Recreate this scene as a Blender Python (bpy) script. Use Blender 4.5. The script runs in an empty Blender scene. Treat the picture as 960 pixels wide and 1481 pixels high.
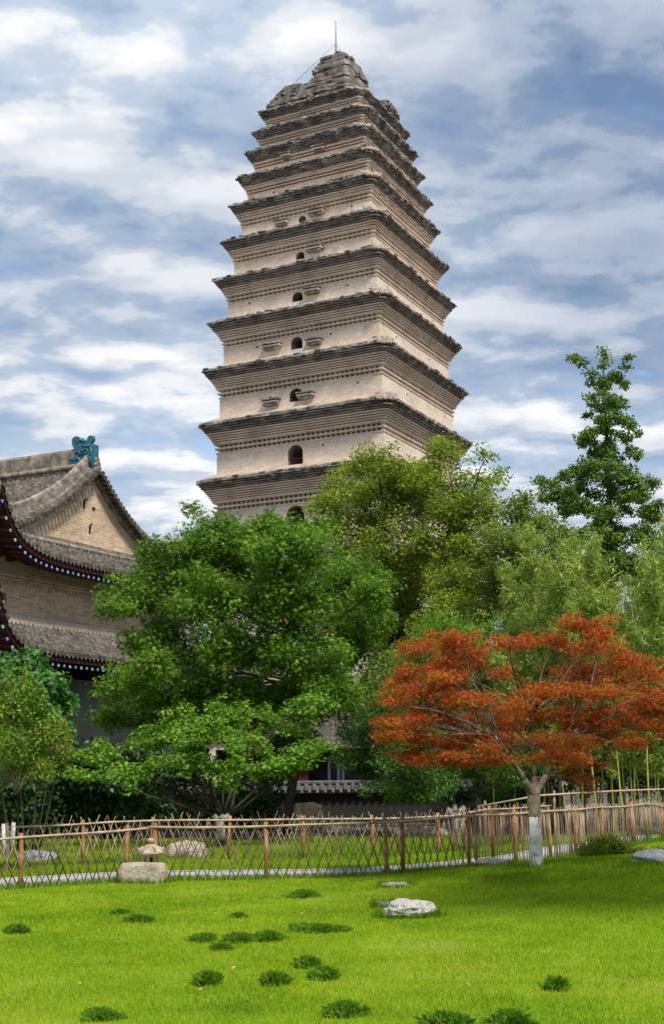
import bpy, bmesh, math, random
import numpy as np
from mathutils import Vector, Matrix, noise

R = math.radians
# ------------------------------------------------------------------ camera, sky, sun
sc = bpy.context.scene
col = sc.collection
F, PITCH, ROLL, EYE = 1897.0, R(11.16), R(.71), 1.65
cam_d = bpy.data.cameras.new('camera'); cam = bpy.data.objects.new('camera', cam_d); col.objects.link(cam)
cam_d.sensor_fit = 'HORIZONTAL'; cam_d.sensor_width = 36; cam_d.lens = F / 960 * 36
cam_d.clip_start = .1; cam_d.clip_end = 6000
M = Matrix.Rotation(math.pi / 2 + PITCH, 4, 'X') @ Matrix.Rotation(-ROLL, 4, 'Z')
M.translation = (0, 0, EYE); cam.matrix_world = M
sc.camera = cam

SUN_DIR = Vector((.37, -.62, 1.06)).normalized()          # towards the sun
sun_d = bpy.data.lights.new('sun', 'SUN'); sun = bpy.data.objects.new('sun', sun_d); col.objects.link(sun)
sun_d.energy = 3.5; sun_d.angle = R(9); sun_d.color = (1, .945, .87)
sun.rotation_euler = (-SUN_DIR).to_track_quat('-Z', 'Y').to_euler(); sun.location = SUN_DIR * 300

world = bpy.data.worlds.new('World'); sc.world = world; world.use_nodes = True
wt = world.node_tree; wn = wt.nodes; wl = wt.links; wn.clear()
def wnode(t, **k):
    n = wn.new(t)
    for a, b in k.items(): setattr(n, a, b)
    return n
def wmath(op, a, b=None, clamp=False):
    n = wn.new('ShaderNodeMath'); n.operation = op; n.use_clamp = clamp
    for i, v in enumerate((a, b)):
        if v is None: continue
        if hasattr(v, 'links'): wl.new(v, n.inputs[i])
        else: n.inputs[i].default_value = v
    return n.outputs[0]
sky = wnode('ShaderNodeTexSky', sky_type='NISHITA', sun_disc=False)
sky.sun_elevation = math.asin(SUN_DIR.z); sky.sun_rotation = math.atan2(SUN_DIR.x, SUN_DIR.y)
sky.air_density = 1.2; sky.dust_density = .4; sky.ozone_density = 2.5
bgs = wnode('ShaderNodeBackground'); bgs.inputs[1].default_value = .12
wl.new(sky.outputs[0], bgs.inputs[0])
tc = wnode('ShaderNodeTexCoord'); sx = wnode('ShaderNodeSeparateXYZ'); wl.new(tc.outputs['Generated'], sx.inputs[0])
zc = wmath('ADD', wmath('MAXIMUM', sx.outputs[2], 0.0), .16)
u_ = wmath('DIVIDE', sx.outputs[0], zc); v_ = wmath('DIVIDE', sx.outputs[1], zc)
def wnoise(su, sv, off, detail, rough, dist=0, dv=0., scale=1):
    c = wnode('ShaderNodeCombineXYZ')
    wl.new(wmath('ADD', wmath('MULTIPLY', u_, su), off), c.inputs[0]); wl.new(wmath('ADD', wmath('MULTIPLY', wmath('ADD', v_, dv), sv), off * .7), c.inputs[1])
    n = wnode('ShaderNodeTexNoise'); n.inputs['Scale'].default_value = scale; n.inputs['Detail'].default_value = detail
    n.inputs['Roughness'].default_value = rough; n.inputs['Distortion'].default_value = dist
    wl.new(c.outputs[0], n.inputs['Vector']); return n.outputs[0]
def wramp(f, pts):
    r = wnode('ShaderNodeValToRGB'); e = r.color_ramp.elements
    r.color_ramp.interpolation = 'EASE'
    e[0].position, e[0].color = pts[0][0], (*pts[0][1], 1); e[1].position, e[1].color = pts[-1][0], (*pts[-1][1], 1)
    for p, c in pts[1:-1]: k = e.new(p); k.color = (*c, 1)
    wl.new(f, r.inputs[0]); return r.outputs[0]
def density(dv):
    rolls = wnoise(3.0, 4.5, 3.1, 4, .46, .1, dv)     # long rows of cloud lying across the view
    puffs = wnoise(8.0, 8.5, 11.7, 7, .58, .1, dv)     # the puffs they break into
    ph = wmath('ADD', wmath('MULTIPLY', wmath('ADD', v_, dv), 20.0), wmath('ADD', wmath('MULTIPLY', u_, -5.0), wmath('MULTIPLY', rolls, 14.0)))
    rip = wmath('MULTIPLY', wmath('SINE', ph), .020)       # ripple rows
    return wmath('ADD', wmath('ADD', wmath('ADD', wmath('MULTIPLY', rolls, .54), .03), wmath('MULTIPLY', puffs, .29)), wmath('ADD', wmath('MULTIPLY', big, .16), rip))
big = wnoise(.7, 1.0, 5.3, 2, .5)                 # broad grey sheet
dens = density(0); dens_up = density(-.06)
cover = wramp(dens, [(.40, (.18, .18, .18)), (.455, (.80, .80, .80)), (.50, (1, 1, 1))])
relief = wmath('ADD', wmath('MULTIPLY', wmath('SUBTRACT', dens, dens_up), 2.7), .50, True)
lit = wmath('ADD', wmath('MULTIPLY', relief, .62), wmath('MULTIPLY', wramp(dens, [(.45, (0, 0, 0)), (.62, (1, 1, 1))]), .40), True)
shade = wramp(lit, [(.12, (.32, .42, .56)), (.40, (.48, .56, .67)), (.64, (.74, .76, .79)), (.88, (.98, .94, .92))])
greyn = wramp(big, [(.44, (1, 1, 1)), (.66, (.68, .73, .80))])
mx = wnode('ShaderNodeMix', data_type='RGBA', blend_type='MULTIPLY'); mx.inputs[0].default_value = 1
wl.new(shade, mx.inputs[6]); wl.new(greyn, mx.inputs[7])
sheet = wramp(wmath('ADD', wmath('SUBTRACT', wmath('MULTIPLY', u_, 1.1), wmath('MULTIPLY', v_, .55)), wmath('ADD', wmath('MULTIPLY', big, .9), .62)), [(.30, (1, 1, 1)), (.75, (.62, .68, .77))])
mx2 = wnode('ShaderNodeMix', data_type='RGBA', blend_type='MULTIPLY'); mx2.inputs[0].default_value = 1
wl.new(mx.outputs[2], mx2.inputs[6]); wl.new(sheet, mx2.inputs[7])
bgc = wnode('ShaderNodeBackground'); bgc.inputs[1].default_value = .86; wl.new(mx2.outputs[2], bgc.inputs[0])
mixs = wnode('ShaderNodeMixShader'); wl.new(cover, mixs.inputs[0]); wl.new(bgs.outputs[0], mixs.inputs[1]); wl.new(bgc.outputs[0], mixs.inputs[2])
wo = wnode('ShaderNodeOutputWorld'); wl.new(mixs.outputs[0], wo.inputs[0])

sc.view_settings.view_transform = 'Standard'; sc.view_settings.look = 'None'
sc.view_settings.gamma = 1; sc.view_settings.exposure = 0.52; sc.view_settings.use_curve_mapping = False
sc.render.engine = 'CYCLES'
sc.cycles.max_bounces = 6; sc.cycles.diffuse_bounces = 3; sc.cycles.transmission_bounces = 4; sc.cycles.glossy_bounces = 2

# ------------------------------------------------------------------ pixel -> world helpers (photo pixels, 960 x 1481)
YAW = R(-27)
A = np.array([math.cos(YAW), math.sin(YAW)]); B = np.array([-math.sin(YAW), math.cos(YAW)])
def ray(px, py):
    x = px - 480; y = 740.5 - py; c, s = math.cos(ROLL), math.sin(ROLL)
    X = x * c + y * s; Y = -x * s + y * c
    d = np.array([X / F, 1, Y / F]); c, s = math.cos(PITCH), math.sin(PITCH)
    return np.array([d[0], d[1] * c - d[2] * s, d[1] * s + d[2] * c])
def at(px, py, D):
    r = ray(px, py); p = r * (D / r[1]); p[2] += EYE; return p
def plane_s(px, py, s):
    r = ray(px, py); k = s / (r[:2] @ B); p = r * k; return float(p[:2] @ A), float(p[2] + EYE)
def gz(x, y):                                              # ground height: a low mound round the red maple
    h = .34 * math.exp(-((x - 4.5) / 2.3) ** 2 - ((y - 19.8) / 2.5) ** 2) + .07 * math.exp(-((x - 1.5) / 1.6) ** 2 - ((y - 18.3) / 1.8) ** 2)
    h += .02 * math.sin(x * .9 + 1) * math.cos(y * .6)
    return h
def gza(x, y):
    return .34 * np.exp(-((x - 4.5) / 2.3) ** 2 - ((y - 19.8) / 2.5) ** 2) + .07 * np.exp(-((x - 1.5) / 1.6) ** 2 - ((y - 18.3) / 1.8) ** 2) + .02 * np.sin(x * .9 + 1) * np.cos(y * .6)
def ground(px, py):
    z = 0
    for _ in range(12):
        r = ray(px, py); p = r * ((z - EYE) / r[2]); z = gz(p[0], p[1])
    return Vector((p[0], p[1], z))

# ------------------------------------------------------------------ materials
def newmat(name):
    m = bpy.data.materials.new(name); m.use_nodes = True
    nt = m.node_tree; b = nt.nodes['Principled BSDF']; return m, nt, b
def N(nt, t, **k):
    n = nt.nodes.new(t)
    for a, v in k.items(): setattr(n, a, v)
    return n
def ramp(nt, f, pts):
    r = N(nt, 'ShaderNodeValToRGB'); e = r.color_ramp.elements
    e[0].position, e[0].color = pts[0][0], (*pts[0][1], 1); e[1].position, e[1].color = pts[-1][0], (*pts[-1][1], 1)
    for p, c in pts[1:-1]: k = e.new(p); k.color = (*c, 1)
    nt.links.new(f, r.inputs[0]); return r.outputs[0]
def noise_n(nt, scale, detail=5, rough=.6, vec=None, dist=0):
    n = N(nt, 'ShaderNodeTexNoise'); n.inputs['Scale'].default_value = scale; n.inputs['Detail'].default_value = detail
    n.inputs['Roughness'].default_value = rough; n.inputs['Distortion'].default_value = dist
    if vec is None:
        t = N(nt, 'ShaderNodeTexCoord'); vec = t.outputs['Object']
    nt.links.new(vec, n.inputs['Vector']); return n.outputs[0]
def bump(nt, b, h, strength=.5, dist=.02):
    n = N(nt, 'ShaderNodeBump'); n.inputs['Strength'].default_value = strength; n.inputs['Distance'].default_value = dist
    nt.links.new(h, n.inputs['Height']); nt.links.new(n.outputs[0], b.inputs['Normal'])
def mixc(nt, fac, a, b, mode='MIX'):
    n = N(nt, 'ShaderNodeMix', data_type='RGBA', blend_type=mode)
    for i, v in ((0, fac), (6, a), (7, b)):
        if hasattr(v, 'links'): nt.links.new(v, n.inputs[i])
        elif i == 0: n.inputs[0].default_value = v
        else: n.inputs[i].default_value = (*v, 1)
    return n.outputs[2]
def mat_noise(name, pts, scale=3, rough=.9, bumps=.5, bscale=None, bdist=.02, spec=.3, detail=6):
    m, nt, b = newmat(name); c = ramp(nt, noise_n(nt, scale, detail), pts)
    nt.links.new(c, b.inputs['Base Color']); b.inputs['Roughness'].default_value = rough
    b.inputs['Specular IOR Level'].default_value = spec
    if bumps: bump(nt, b, noise_n(nt, bscale or scale * 4, 6), bumps, bdist)
    return m
def mat_brick(name, c1, c2, mortar, bw=.30, bh=.075, dirt=(.12, .10, .08), dirtamt=.5, msize=.008, bdist=.012):
    m, nt, b = newmat(name)
    tcn = N(nt, 'ShaderNodeTexCoord'); s = N(nt, 'ShaderNodeSeparateXYZ'); nt.links.new(tcn.outputs['Object'], s.inputs[0])
    ad = N(nt, 'ShaderNodeMath', operation='ADD'); nt.links.new(s.outputs[0], ad.inputs[0]); nt.links.new(s.outputs[1], ad.inputs[1])
    cb = N(nt, 'ShaderNodeCombineXYZ'); nt.links.new(ad.outputs[0], cb.inputs[0]); nt.links.new(s.outputs[2], cb.inputs[1])
    br = N(nt, 'ShaderNodeTexBrick'); nt.links.new(cb.outputs[0], br.inputs['Vector'])
    br.inputs['Scale'].default_value = 1; br.inputs['Brick Width'].default_value = bw; br.inputs['Row Height'].default_value = bh
    br.inputs['Mortar Size'].default_value = msize; br.inputs['Mortar Smooth'].default_value = .3; br.inputs['Bias'].default_value = 0
    br.inputs['Color1'].default_value = (*c1, 1); br.inputs['Color2'].default_value = (*c2, 1); br.inputs['Mortar'].default_value = (*mortar, 1)
    f = ramp(nt, noise_n(nt, .55, 8, .7), [(.42, (0, 0, 0)), (.68, (1, 1, 1))])
    f2 = N(nt, 'ShaderNodeMath', operation='MULTIPLY'); nt.links.new(f, f2.inputs[0]); f2.inputs[1].default_value = dirtamt
    c = mixc(nt, f2.outputs[0], br.outputs['Color'], dirt)
    g = ramp(nt, noise_n(nt, 7, 6, .7), [(.3, (.72, .72, .72)), (.7, (1.12, 1.1, 1.08))])
    c = mixc(nt, 1, c, g, 'MULTIPLY')
    nt.links.new(c, b.inputs['Base Color']); b.inputs['Roughness'].default_value = .95; b.inputs['Specular IOR Level'].default_value = .15
    bump(nt, b, br.outputs['Fac'], -.6, bdist)
    return m
def mat_leaf(name, pts, trans=.35, rough=.5, spec=.35, hue=None):
    m, nt, b = newmat(name)
    at_ = N(nt, 'ShaderNodeAttribute'); at_.attribute_name = 'tint'
    c = ramp(nt, at_.outputs['Fac'], pts)
    nt.links.new(c, b.inputs['Base Color']); b.inputs['Roughness'].default_value = rough; b.inputs['Specular IOR Level'].default_value = spec
    tr = N(nt, 'ShaderNodeBsdfTranslucent')
    br = N(nt, 'ShaderNodeMix', data_type='RGBA', blend_type='MULTIPLY'); br.inputs[0].default_value = 1
    nt.links.new(c, br.inputs[6]); br.inputs[7].default_value = (1.25, 1.3, .6, 1) if hue is None else (*hue, 1)
    nt.links.new(br.outputs[2], tr.inputs[0])
    ms = N(nt, 'ShaderNodeMixShader'); ms.inputs[0].default_value = trans
    nt.links.new(b.outputs[0], ms.inputs[1]); nt.links.new(tr.outputs[0], ms.inputs[2])
    nt.links.new(ms.outputs[0], nt.nodes['Material Output'].inputs[0])
    return m
MT = {}
MT['pwall'] = mat_brick('pagoda brick', (.82, .71, .58), (.68, .57, .46), (.64, .54, .44), .42, .11, (.46, .38, .30), .6)
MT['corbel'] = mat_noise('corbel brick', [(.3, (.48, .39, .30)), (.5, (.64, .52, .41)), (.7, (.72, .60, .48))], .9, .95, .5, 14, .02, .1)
MT['corbel_top'] = mat_noise('weathered and tunnel shade brick', [(.3, (.085, .08, .073)), (.5, (.18, .165, .145)), (.68, (.46, .43, .39))], 1.6, .95, .6, 9, .03, .1)
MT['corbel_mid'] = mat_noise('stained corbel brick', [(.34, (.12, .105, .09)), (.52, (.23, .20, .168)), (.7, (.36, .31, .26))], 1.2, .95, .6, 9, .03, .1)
MT['rubble'] = mat_noise('rubble brick', [(.35, (.34, .28, .23)), (.65, (.60, .52, .44))], 5, .95, .6, 12, .04, .1)
MT['dark'] = mat_noise('dark hollow shade and black paint', [(.3, (.012, .011, .010)), (.7, (.03, .027, .024))], 5, .95, 0)  # near black: stands for shade in holes, also real black paint and iron
MT['hbrick'] = mat_brick('hall brick', (.78, .55, .36), (.48, .34, .225), (.74, .58, .42), .36, .095, (.28, .22, .165), .6, .013, .025)
MT['ridge'] = mat_noise('ridge stone', [(.35, (.12, .105, .085)), (.55, (.26, .22, .18)), (.7, (.42, .36, .29))], 4, .95, .7, 14, .02, .1)
MT['tile'] = mat_noise('roof tile', [(.3, (.035, .031, .027)), (.5, (.095, .083, .068)), (.72, (.23, .20, .165))], 5.5, .9, .6, 18, .02, .2)
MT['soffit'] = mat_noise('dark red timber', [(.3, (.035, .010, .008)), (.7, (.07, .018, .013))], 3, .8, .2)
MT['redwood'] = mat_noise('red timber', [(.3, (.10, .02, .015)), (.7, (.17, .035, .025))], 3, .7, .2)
MT['blue'] = mat_noise('blue paint', [(.3, (.02, .10, .55)), (.7, (.04, .16, .70))], 9, .5, 0)
MT['green'] = mat_noise('green paint', [(.3, (.12, .42, .40)), (.7, (.20, .52, .48))], 9, .5, 0)
MT['white'] = mat_noise('white paint', [(.3, (.70, .72, .72)), (.7, (.82, .82, .80))], 9, .6, 0)
MT['teal'] = mat_noise('teal glaze', [(.3, (.008, .055, .085)), (.5, (.018, .115, .16)), (.7, (.04, .20, .23))], 7, .35, .6, 12, .03, .5)
MT['tarp'] = mat_noise('grey tarpaulin', [(.3, (.24, .225, .195)), (.7, (.33, .31, .275))], .8, .7, .3, 2, .05)
MT['gwall'] = mat_brick('dark garden brick', (.045, .043, .040), (.033, .032, .030), (.018, .017, .016), .26, .065, (.03, .035, .025), .5, .008)
MT['coping'] = mat_noise('coping tile', [(.3, (.045, .043, .038)), (.7, (.14, .133, .12))], 8, .9, .5, 30, .01)
MT['bark'] = mat_noise('grey brown bark', [(.3, (.045, .036, .028)), (.5, (.10, .08, .062)), (.7, (.17, .145, .115))], 9, .95, .8, 22, .02, .1)
MT['bark2'] = mat_noise('dark bark', [(.3, (.028, .024, .020)), (.7, (.085, .070, .055))], 9, .95, .8, 22, .02, .1)
MT['barkred'] = mat_noise('smooth maple bark', [(.3, (.085, .062, .045)), (.5, (.17, .135, .10)), (.7, (.26, .21, .165))], 8, .85, .6, 25, .015, .1)
MT['lime'] = mat_noise('limewash', [(.34, (.20, .18, .14)), (.44, (.42, .41, .37)), (.56, (.58, .57, .53)), (.7, (.70, .70, .66))], 7, .9, .6, 20, .012)
MT['cane'] = mat_noise('bamboo pole', [(.3, (.22, .15, .085)), (.5, (.40, .30, .19)), (.7, (.54, .43, .29))], 4, .55, .2, 20, .01, .4)
MT['stick'] = mat_noise('weathered fence stick', [(.3, (.065, .040, .030)), (.44, (.18, .115, .08)), (.58, (.34, .235, .16)), (.76, (.52, .41, .29))], 2.2, .75, .2, 20, .01, .3)
MT['post'] = mat_noise('orange brown post', [(.3, (.16, .075, .03)), (.5, (.30, .145, .06)), (.7, (.44, .27, .14))], 5, .8, .5, 18, .01)
MT['culm'] = mat_noise('yellow green culm', [(.3, (.16, .22, .05)), (.5, (.34, .33, .08)), (.7, (.50, .38, .10))], 1.5, .45, 0, spec=.4)
MT['path'] = mat_noise('path concrete', [(.3, (.30, .29, .27)), (.7, (.46, .44, .41))], 2, .95, .4, 30, .01)
MT['kerb'] = MT['path']
MT['lantern'] = mat_noise('lantern sandstone', [(.3, (.24, .17, .11)), (.55, (.42, .34, .25)), (.7, (.55, .48, .38))], 6, .95, .6, 30, .012)
def rockmat(name, pts, sc_=6, bs=18, bd=.05):
    m, nt, b = newmat(name)
    c = ramp(nt, noise_n(nt, sc_, 8, .65), pts)
    sp = ramp(nt, noise_n(nt, 45, 3, .6), [(.36, (.55, .53, .5)), (.5, (1, 1, 1))])
    nt.links.new(mixc(nt, 1, c, sp, 'MULTIPLY'), b.inputs['Base Color']); b.inputs['Roughness'].default_value = .95; b.inputs['Specular IOR Level'].default_value = .2
    bump(nt, b, noise_n(nt, bs, 8, .7), .8, bd); return m
MT['rock_warm'] = rockmat('warm granite', [(.3, (.33, .27, .20)), (.5, (.47, .40, .31)), (.7, (.56, .50, .41))])
MT['rock_white'] = rockmat('pale pitted limestone', [(.3, (.40, .37, .32)), (.5, (.62, .59, .53)), (.7, (.72, .70, .65))], 5, 10, .08)
MT['rock_dark'] = rockmat('mossy brown rock', [(.3, (.15, .125, .08)), (.5, (.26, .22, .15)), (.7, (.36, .31, .22))])
MT['rock_grey'] = rockmat('blue grey rock', [(.3, (.17, .185, .20)), (.5, (.28, .30, .32)), (.7, (.40, .41, .42))])
MT['metal'] = mat_noise('grey metal', [(.3, (.16, .18, .20)), (.7, (.26, .28, .30))], 5, .5, 0)
MT['plaster'] = mat_noise('cream plaster', [(.3, (.40, .36, .31)), (.7, (.50, .46, .40))], .6, .9, .1)
MT['frame'] = mat_noise('grey window frame', [(.3, (.42, .46, .50)), (.7, (.55, .59, .62))], 5, .6, 0)
MT['glass'] = mat_noise('dark window glass', [(.3, (.02, .025, .03)), (.7, (.035, .04, .045))], 2, .15, 0, spec=.5)
# leaves: albedo by real pigment variation from clump to clump, except the shaded bamboo copy
G = mat_leaf
MT['l_maple'] = G('maple leaf', [(0, (.05, .115, .010)), (.5, (.115, .235, .018)), (1, (.24, .39, .035))], .42)
MT['l_peach'] = G('peach leaf', [(0, (.075, .17, .014)), (.5, (.15, .29, .025)), (1, (.25, .42, .045))], .40)
MT['l_acacia'] = G('locust leaf', [(0, (.12, .18, .016)), (.5, (.215, .29, .025)), (1, (.33, .41, .04))], .40)
MT['l_acacia2'] = G('darker locust leaf', [(0, (.085, .13, .018)), (.5, (.145, .205, .026)), (1, (.22, .29, .04))], .36)
MT['l_ginkgo'] = G('ginkgo leaf', [(0, (.06, .13, .020)), (.5, (.115, .21, .030)), (1, (.19, .30, .045))], .36)
MT['l_osm'] = G('glossy evergreen leaf', [(0, (.03, .085, .012)), (.5, (.06, .155, .022)), (1, (.14, .27, .04))], .32, .5, .3)
MT['l_bamboo'] = G('bamboo leaf', [(0, (.13, .20, .025)), (.5, (.26, .35, .06)), (1, (.44, .50, .14))], .38)
MT['l_bamdark'] = G('shaded bamboo leaf', [(0, (.025, .075, .012)), (.5, (.045, .12, .018)), (1, (.09, .18, .03))], .32)  # darkened copy of the bamboo leaf, canopy shade put into its colour
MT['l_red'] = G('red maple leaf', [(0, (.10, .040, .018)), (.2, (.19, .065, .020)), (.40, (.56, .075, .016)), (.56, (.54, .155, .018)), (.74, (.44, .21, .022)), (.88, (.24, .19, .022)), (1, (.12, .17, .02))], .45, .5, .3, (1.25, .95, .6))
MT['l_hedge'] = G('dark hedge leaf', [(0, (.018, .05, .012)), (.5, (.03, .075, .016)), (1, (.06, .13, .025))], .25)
MT['l_vine'] = G('broad vine leaf', [(0, (.035, .11, .02)), (.5, (.06, .18, .03)), (1, (.11, .27, .05))], .3)
MT['l_myrtle'] = G('myrtle leaf', [(0, (.075, .15, .015)), (.6, (.15, .27, .025)), (.85, (.25, .36, .03)), (.93, (.35, .16, .05)), (1, (.38, .10, .05))], .38)
MT['l_shrub'] = G('yellow green shrub leaf', [(0, (.10, .14, .02)), (.5, (.20, .27, .03)), (1, (.42, .48, .04))], .35)
MT['grass'] = G('lawn grass blade', [(0, (.075, .17, .008)), (.4, (.21, .34, .010)), (.7, (.34, .45, .016)), (.93, (.45, .49, .04)), (1, (.50, .45, .16))], .42, .6, .15, (1.2, 1.2, .35))
MT['tuft'] = G('lilyturf blade', [(0, (.055, .14, .010)), (.5, (.11, .24, .014)), (.9, (.21, .36, .02)), (1, (.42, .40, .12))], .3, .5, .3)

# ------------------------------------------------------------------ object helpers
def link(name, me, parent=None, loc=None):
    o = bpy.data.objects.new(name, me); col.objects.link(o)
    if parent: o.parent = parent
    if loc is not None: o.location = loc
    return o
def tag(o, label=None, cat=None, group=None, kind=None):
    if label: o['label'] = label
    if cat: o['category'] = cat
    if group: o['group'] = group
    if kind: o['kind'] = kind
    return o
def empty(name, loc, label, cat, group=None, rz=0):
    o = link(name, None, None, loc); o.rotation_euler = (0, 0, rz); o.empty_display_size = .3
    return tag(o, label, cat, group)
def copy_tree(o, parent=None):
    c = o.copy(); col.objects.link(c)
    if parent: c.parent = parent
    for ch in list(o.children): copy_tree(ch, c)
    return c
class MB:
    def __init__(s): s.v = []; s.f = []; s.m = []; s.sm = []
    def add(s, vs, fs, mi=0, smooth=False):
        k = len(s.v); s.v.extend([tuple(map(float, v)) for v in vs])
        for f in fs: s.f.append([i + k for i in f]); s.m.append(mi); s.sm.append(smooth)
    def box(s, lo, hi, mi=0):
        x0, y0, z0 = lo; x1, y1, z1 = hi
        s.add([(x0,y0,z0),(x1,y0,z0),(x1,y1,z0),(x0,y1,z0),(x0,y0,z1),(x1,y0,z1),(x1,y1,z1),(x0,y1,z1)],
              [(0,3,2,1),(4,5,6,7),(0,1,5,4),(1,2,6,5),(2,3,7,6),(3,0,4,7)], mi)
    def rbox(s, c, size, rz=0, mi=0, tilt=(0, 0)):
        m = Matrix.Translation(c) @ Matrix.Rotation(rz, 4, 'Z') @ Matrix.Rotation(tilt[0], 4, 'X') @ Matrix.Rotation(tilt[1], 4, 'Y')
        hx, hy, hz = [a / 2 for a in size]
        vs = [m @ Vector(p) for p in [(-hx,-hy,-hz),(hx,-hy,-hz),(hx,hy,-hz),(-hx,hy,-hz),(-hx,-hy,hz),(hx,-hy,hz),(hx,hy,hz),(-hx,hy,hz)]]
        s.add(vs, [(0,3,2,1),(4,5,6,7),(0,1,5,4),(1,2,6,5),(2,3,7,6),(3,0,4,7)], mi)
    def tube(s, pts, rad, n=6, mi=0, caps=True, smooth=True):
        pts = [Vector(p) for p in pts]; k0 = len(s.v); rings = len(pts)
        if not hasattr(rad, '__len__'): rad = [rad] * rings
        up = None
        for i, p in enumerate(pts):
            d = (pts[min(i + 1, rings - 1)] - pts[max(i - 1, 0)])
            if d.length < 1e-9: d = Vector((0, 0, 1))
            d.normalize()
            if up is None: up = d.orthogonal().normalized()
            u = (up - d * up.dot(d))
            u = u.normalized() if u.length > 1e-6 else d.orthogonal().normalized()
            up = u; w = d.cross(u)
            for j in range(n):
                a = 2 * math.pi * j / n; q = p + (u * math.cos(a) + w * math.sin(a)) * rad[i]; s.v.append(tuple(q))
        for i in range(rings - 1):
            for j in range(n):
                a = k0 + i * n + j; b = k0 + i * n + (j + 1) % n
                s.f.append([a, b, b + n, a + n]); s.m.append(mi); s.sm.append(smooth)
        if caps:
            s.f.append([k0 + j for j in range(n)][::-1]); s.m.append(mi); s.sm.append(False)
            s.f.append([k0 + (rings - 1) * n + j for j in range(n)]); s.m.append(mi); s.sm.append(False)
    def lathe(s, prof, n=20, c=(0, 0, 0), mi=0, smooth=True, wob=None):
        k0 = len(s.v)
        for r, z in prof:
            for j in range(n):
                a = 2 * math.pi * j / n; rr = r * (wob(a, r, z) if wob else 1)
                s.v.append((c[0] + rr * math.cos(a), c[1] + rr * math.sin(a), c[2] + z))
        for i in range(len(prof) - 1):
            for j in range(n):
                a = k0 + i * n + j; b = k0 + i * n + (j + 1) % n
                s.f.append([a, b, b + n, a + n]); s.m.append(mi); s.sm.append(smooth)
    def prism(s, outline, axis, d0, d1, mi=0):
        """outline in the two other axes, extruded along axis from d0 to d1"""
        n = len(outline); vs = []
        for d in (d0, d1):
            for a, b in outline:
                vs.append({0: (d, a, b), 1: (a, d, b), 2: (a, b, d)}[axis])
        s.add(vs, [list(range(n))[::-1], list(range(n, 2 * n))] + [(i, (i + 1) % n, n + (i + 1) % n, n + i) for i in range(n)], mi)
    def build(s, name, mats, parent=None, loc=None, fix=True):
        me = bpy.data.meshes.new(name)
        v = np.array(s.v, 'f'); me.from_pydata(v.tolist(), [], s.f)
        for m in (mats if isinstance(mats, (list, tuple)) else [mats]): me.materials.append(m)
        me.polygons.foreach_set('material_index', s.m); me.polygons.foreach_set('use_smooth', s.sm)
        if fix:
            bm = bmesh.new(); bm.from_mesh(me); bmesh.ops.recalc_face_normals(bm, faces=bm.faces); bm.to_mesh(me); bm.free()
        me.update()
        return link(name, me, parent, loc)
def np_mesh(name, verts, k, mat, tint=None, smooth=False):
    """verts (n*k,3): n separate polygons of k corners"""
    n = len(verts) // k; me = bpy.data.meshes.new(name)
    me.vertices.add(n * k); me.vertices.foreach_set('co', np.ascontiguousarray(verts, 'f').ravel())
    me.loops.add(n * k); me.loops.foreach_set('vertex_index', np.arange(n * k, dtype='i'))
    me.polygons.add(n); me.polygons.foreach_set('loop_start', np.arange(0, n * k, k, dtype='i'))
    try: me.polygons.foreach_set('loop_total', np.full(n, k, 'i'))
    except Exception: pass
    me.materials.append(mat)
    if tint is not None:
        a = me.attributes.new('tint', 'FLOAT', 'FACE'); a.data.foreach_set('value', np.asarray(tint, 'f'))
    me.update(calc_edges=True); me.validate()
    return me
def grid_mesh(name, P, mats, parent=None, smooth=True, loc=None, mi=None):
    """P (m,n,3) heightfield patch"""
    m, n = P.shape[:2]; me = bpy.data.meshes.new(name)
    idx = np.arange(m * n).reshape(m, n)
    q = np.stack([idx[:-1, :-1], idx[1:, :-1], idx[1:, 1:], idx[:-1, 1:]], -1).reshape(-1, 4)
    me.from_pydata(P.reshape(-1, 3).tolist(), [], q.tolist())
    for mm in (mats if isinstance(mats, (list, tuple)) else [mats]): me.materials.append(mm)
    me.polygons.foreach_set('use_smooth', [smooth] * len(q)); me.update()
    return link(name, me, parent, loc)

# ------------------------------------------------------------------ leaves
rng = np.random.default_rng(7)
def unit(v): return v / (np.linalg.norm(v, axis=-1, keepdims=True) + 1e-9)
LEAF = {   # polygons in leaf plane (x along midrib, y across, z fold), unit length 1
 'oval': [[(-.5, 0, 0), (0, -.30, .05), (.5, 0, 0), (0, .30, .05)]],
 'long': [[(-.5, 0, 0), (-.1, -.10, .02), (.5, 0, -.08), (-.1, .10, .02)]],
 'broad': [[(-.5, 0, 0), (-.1, -.42, .06), (.5, 0, -.04), (-.1, .42, .06)]],
 'star': [[(-.3, 0, 0), (.05, -.15, .03), (.6, 0, -.05), (.05, .15, .03)],
          [(-.3, 0, 0), (-.12, .20, .02), (.20, .52, -.06), (.06, .10, .03)],
          [(-.3, 0, 0), (.06, -.10, .03), (.20, -.52, -.06), (-.12, -.20, .02)]],
 'palm': [[(-.25, 0, 0), (.05, -.08, .02), (.65, 0, -.12), (.05, .08, .02)],
          [(-.25, 0, 0), (-.02, .12, .0), (.28, .50, -.12), (.07, .05, .0)],
          [(-.25, 0, 0), (.07, -.05, .0), (.28, -.50, -.12), (-.02, -.12, .0)],
          [(-.25, 0, 0), (-.18, .10, 0), (-.12, .50, -.1), (-.05, .07, 0)],
          [(-.25, 0, 0), (-.05, -.07, 0), (-.12, -.50, -.1), (-.18, -.10, 0)]],
}
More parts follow.
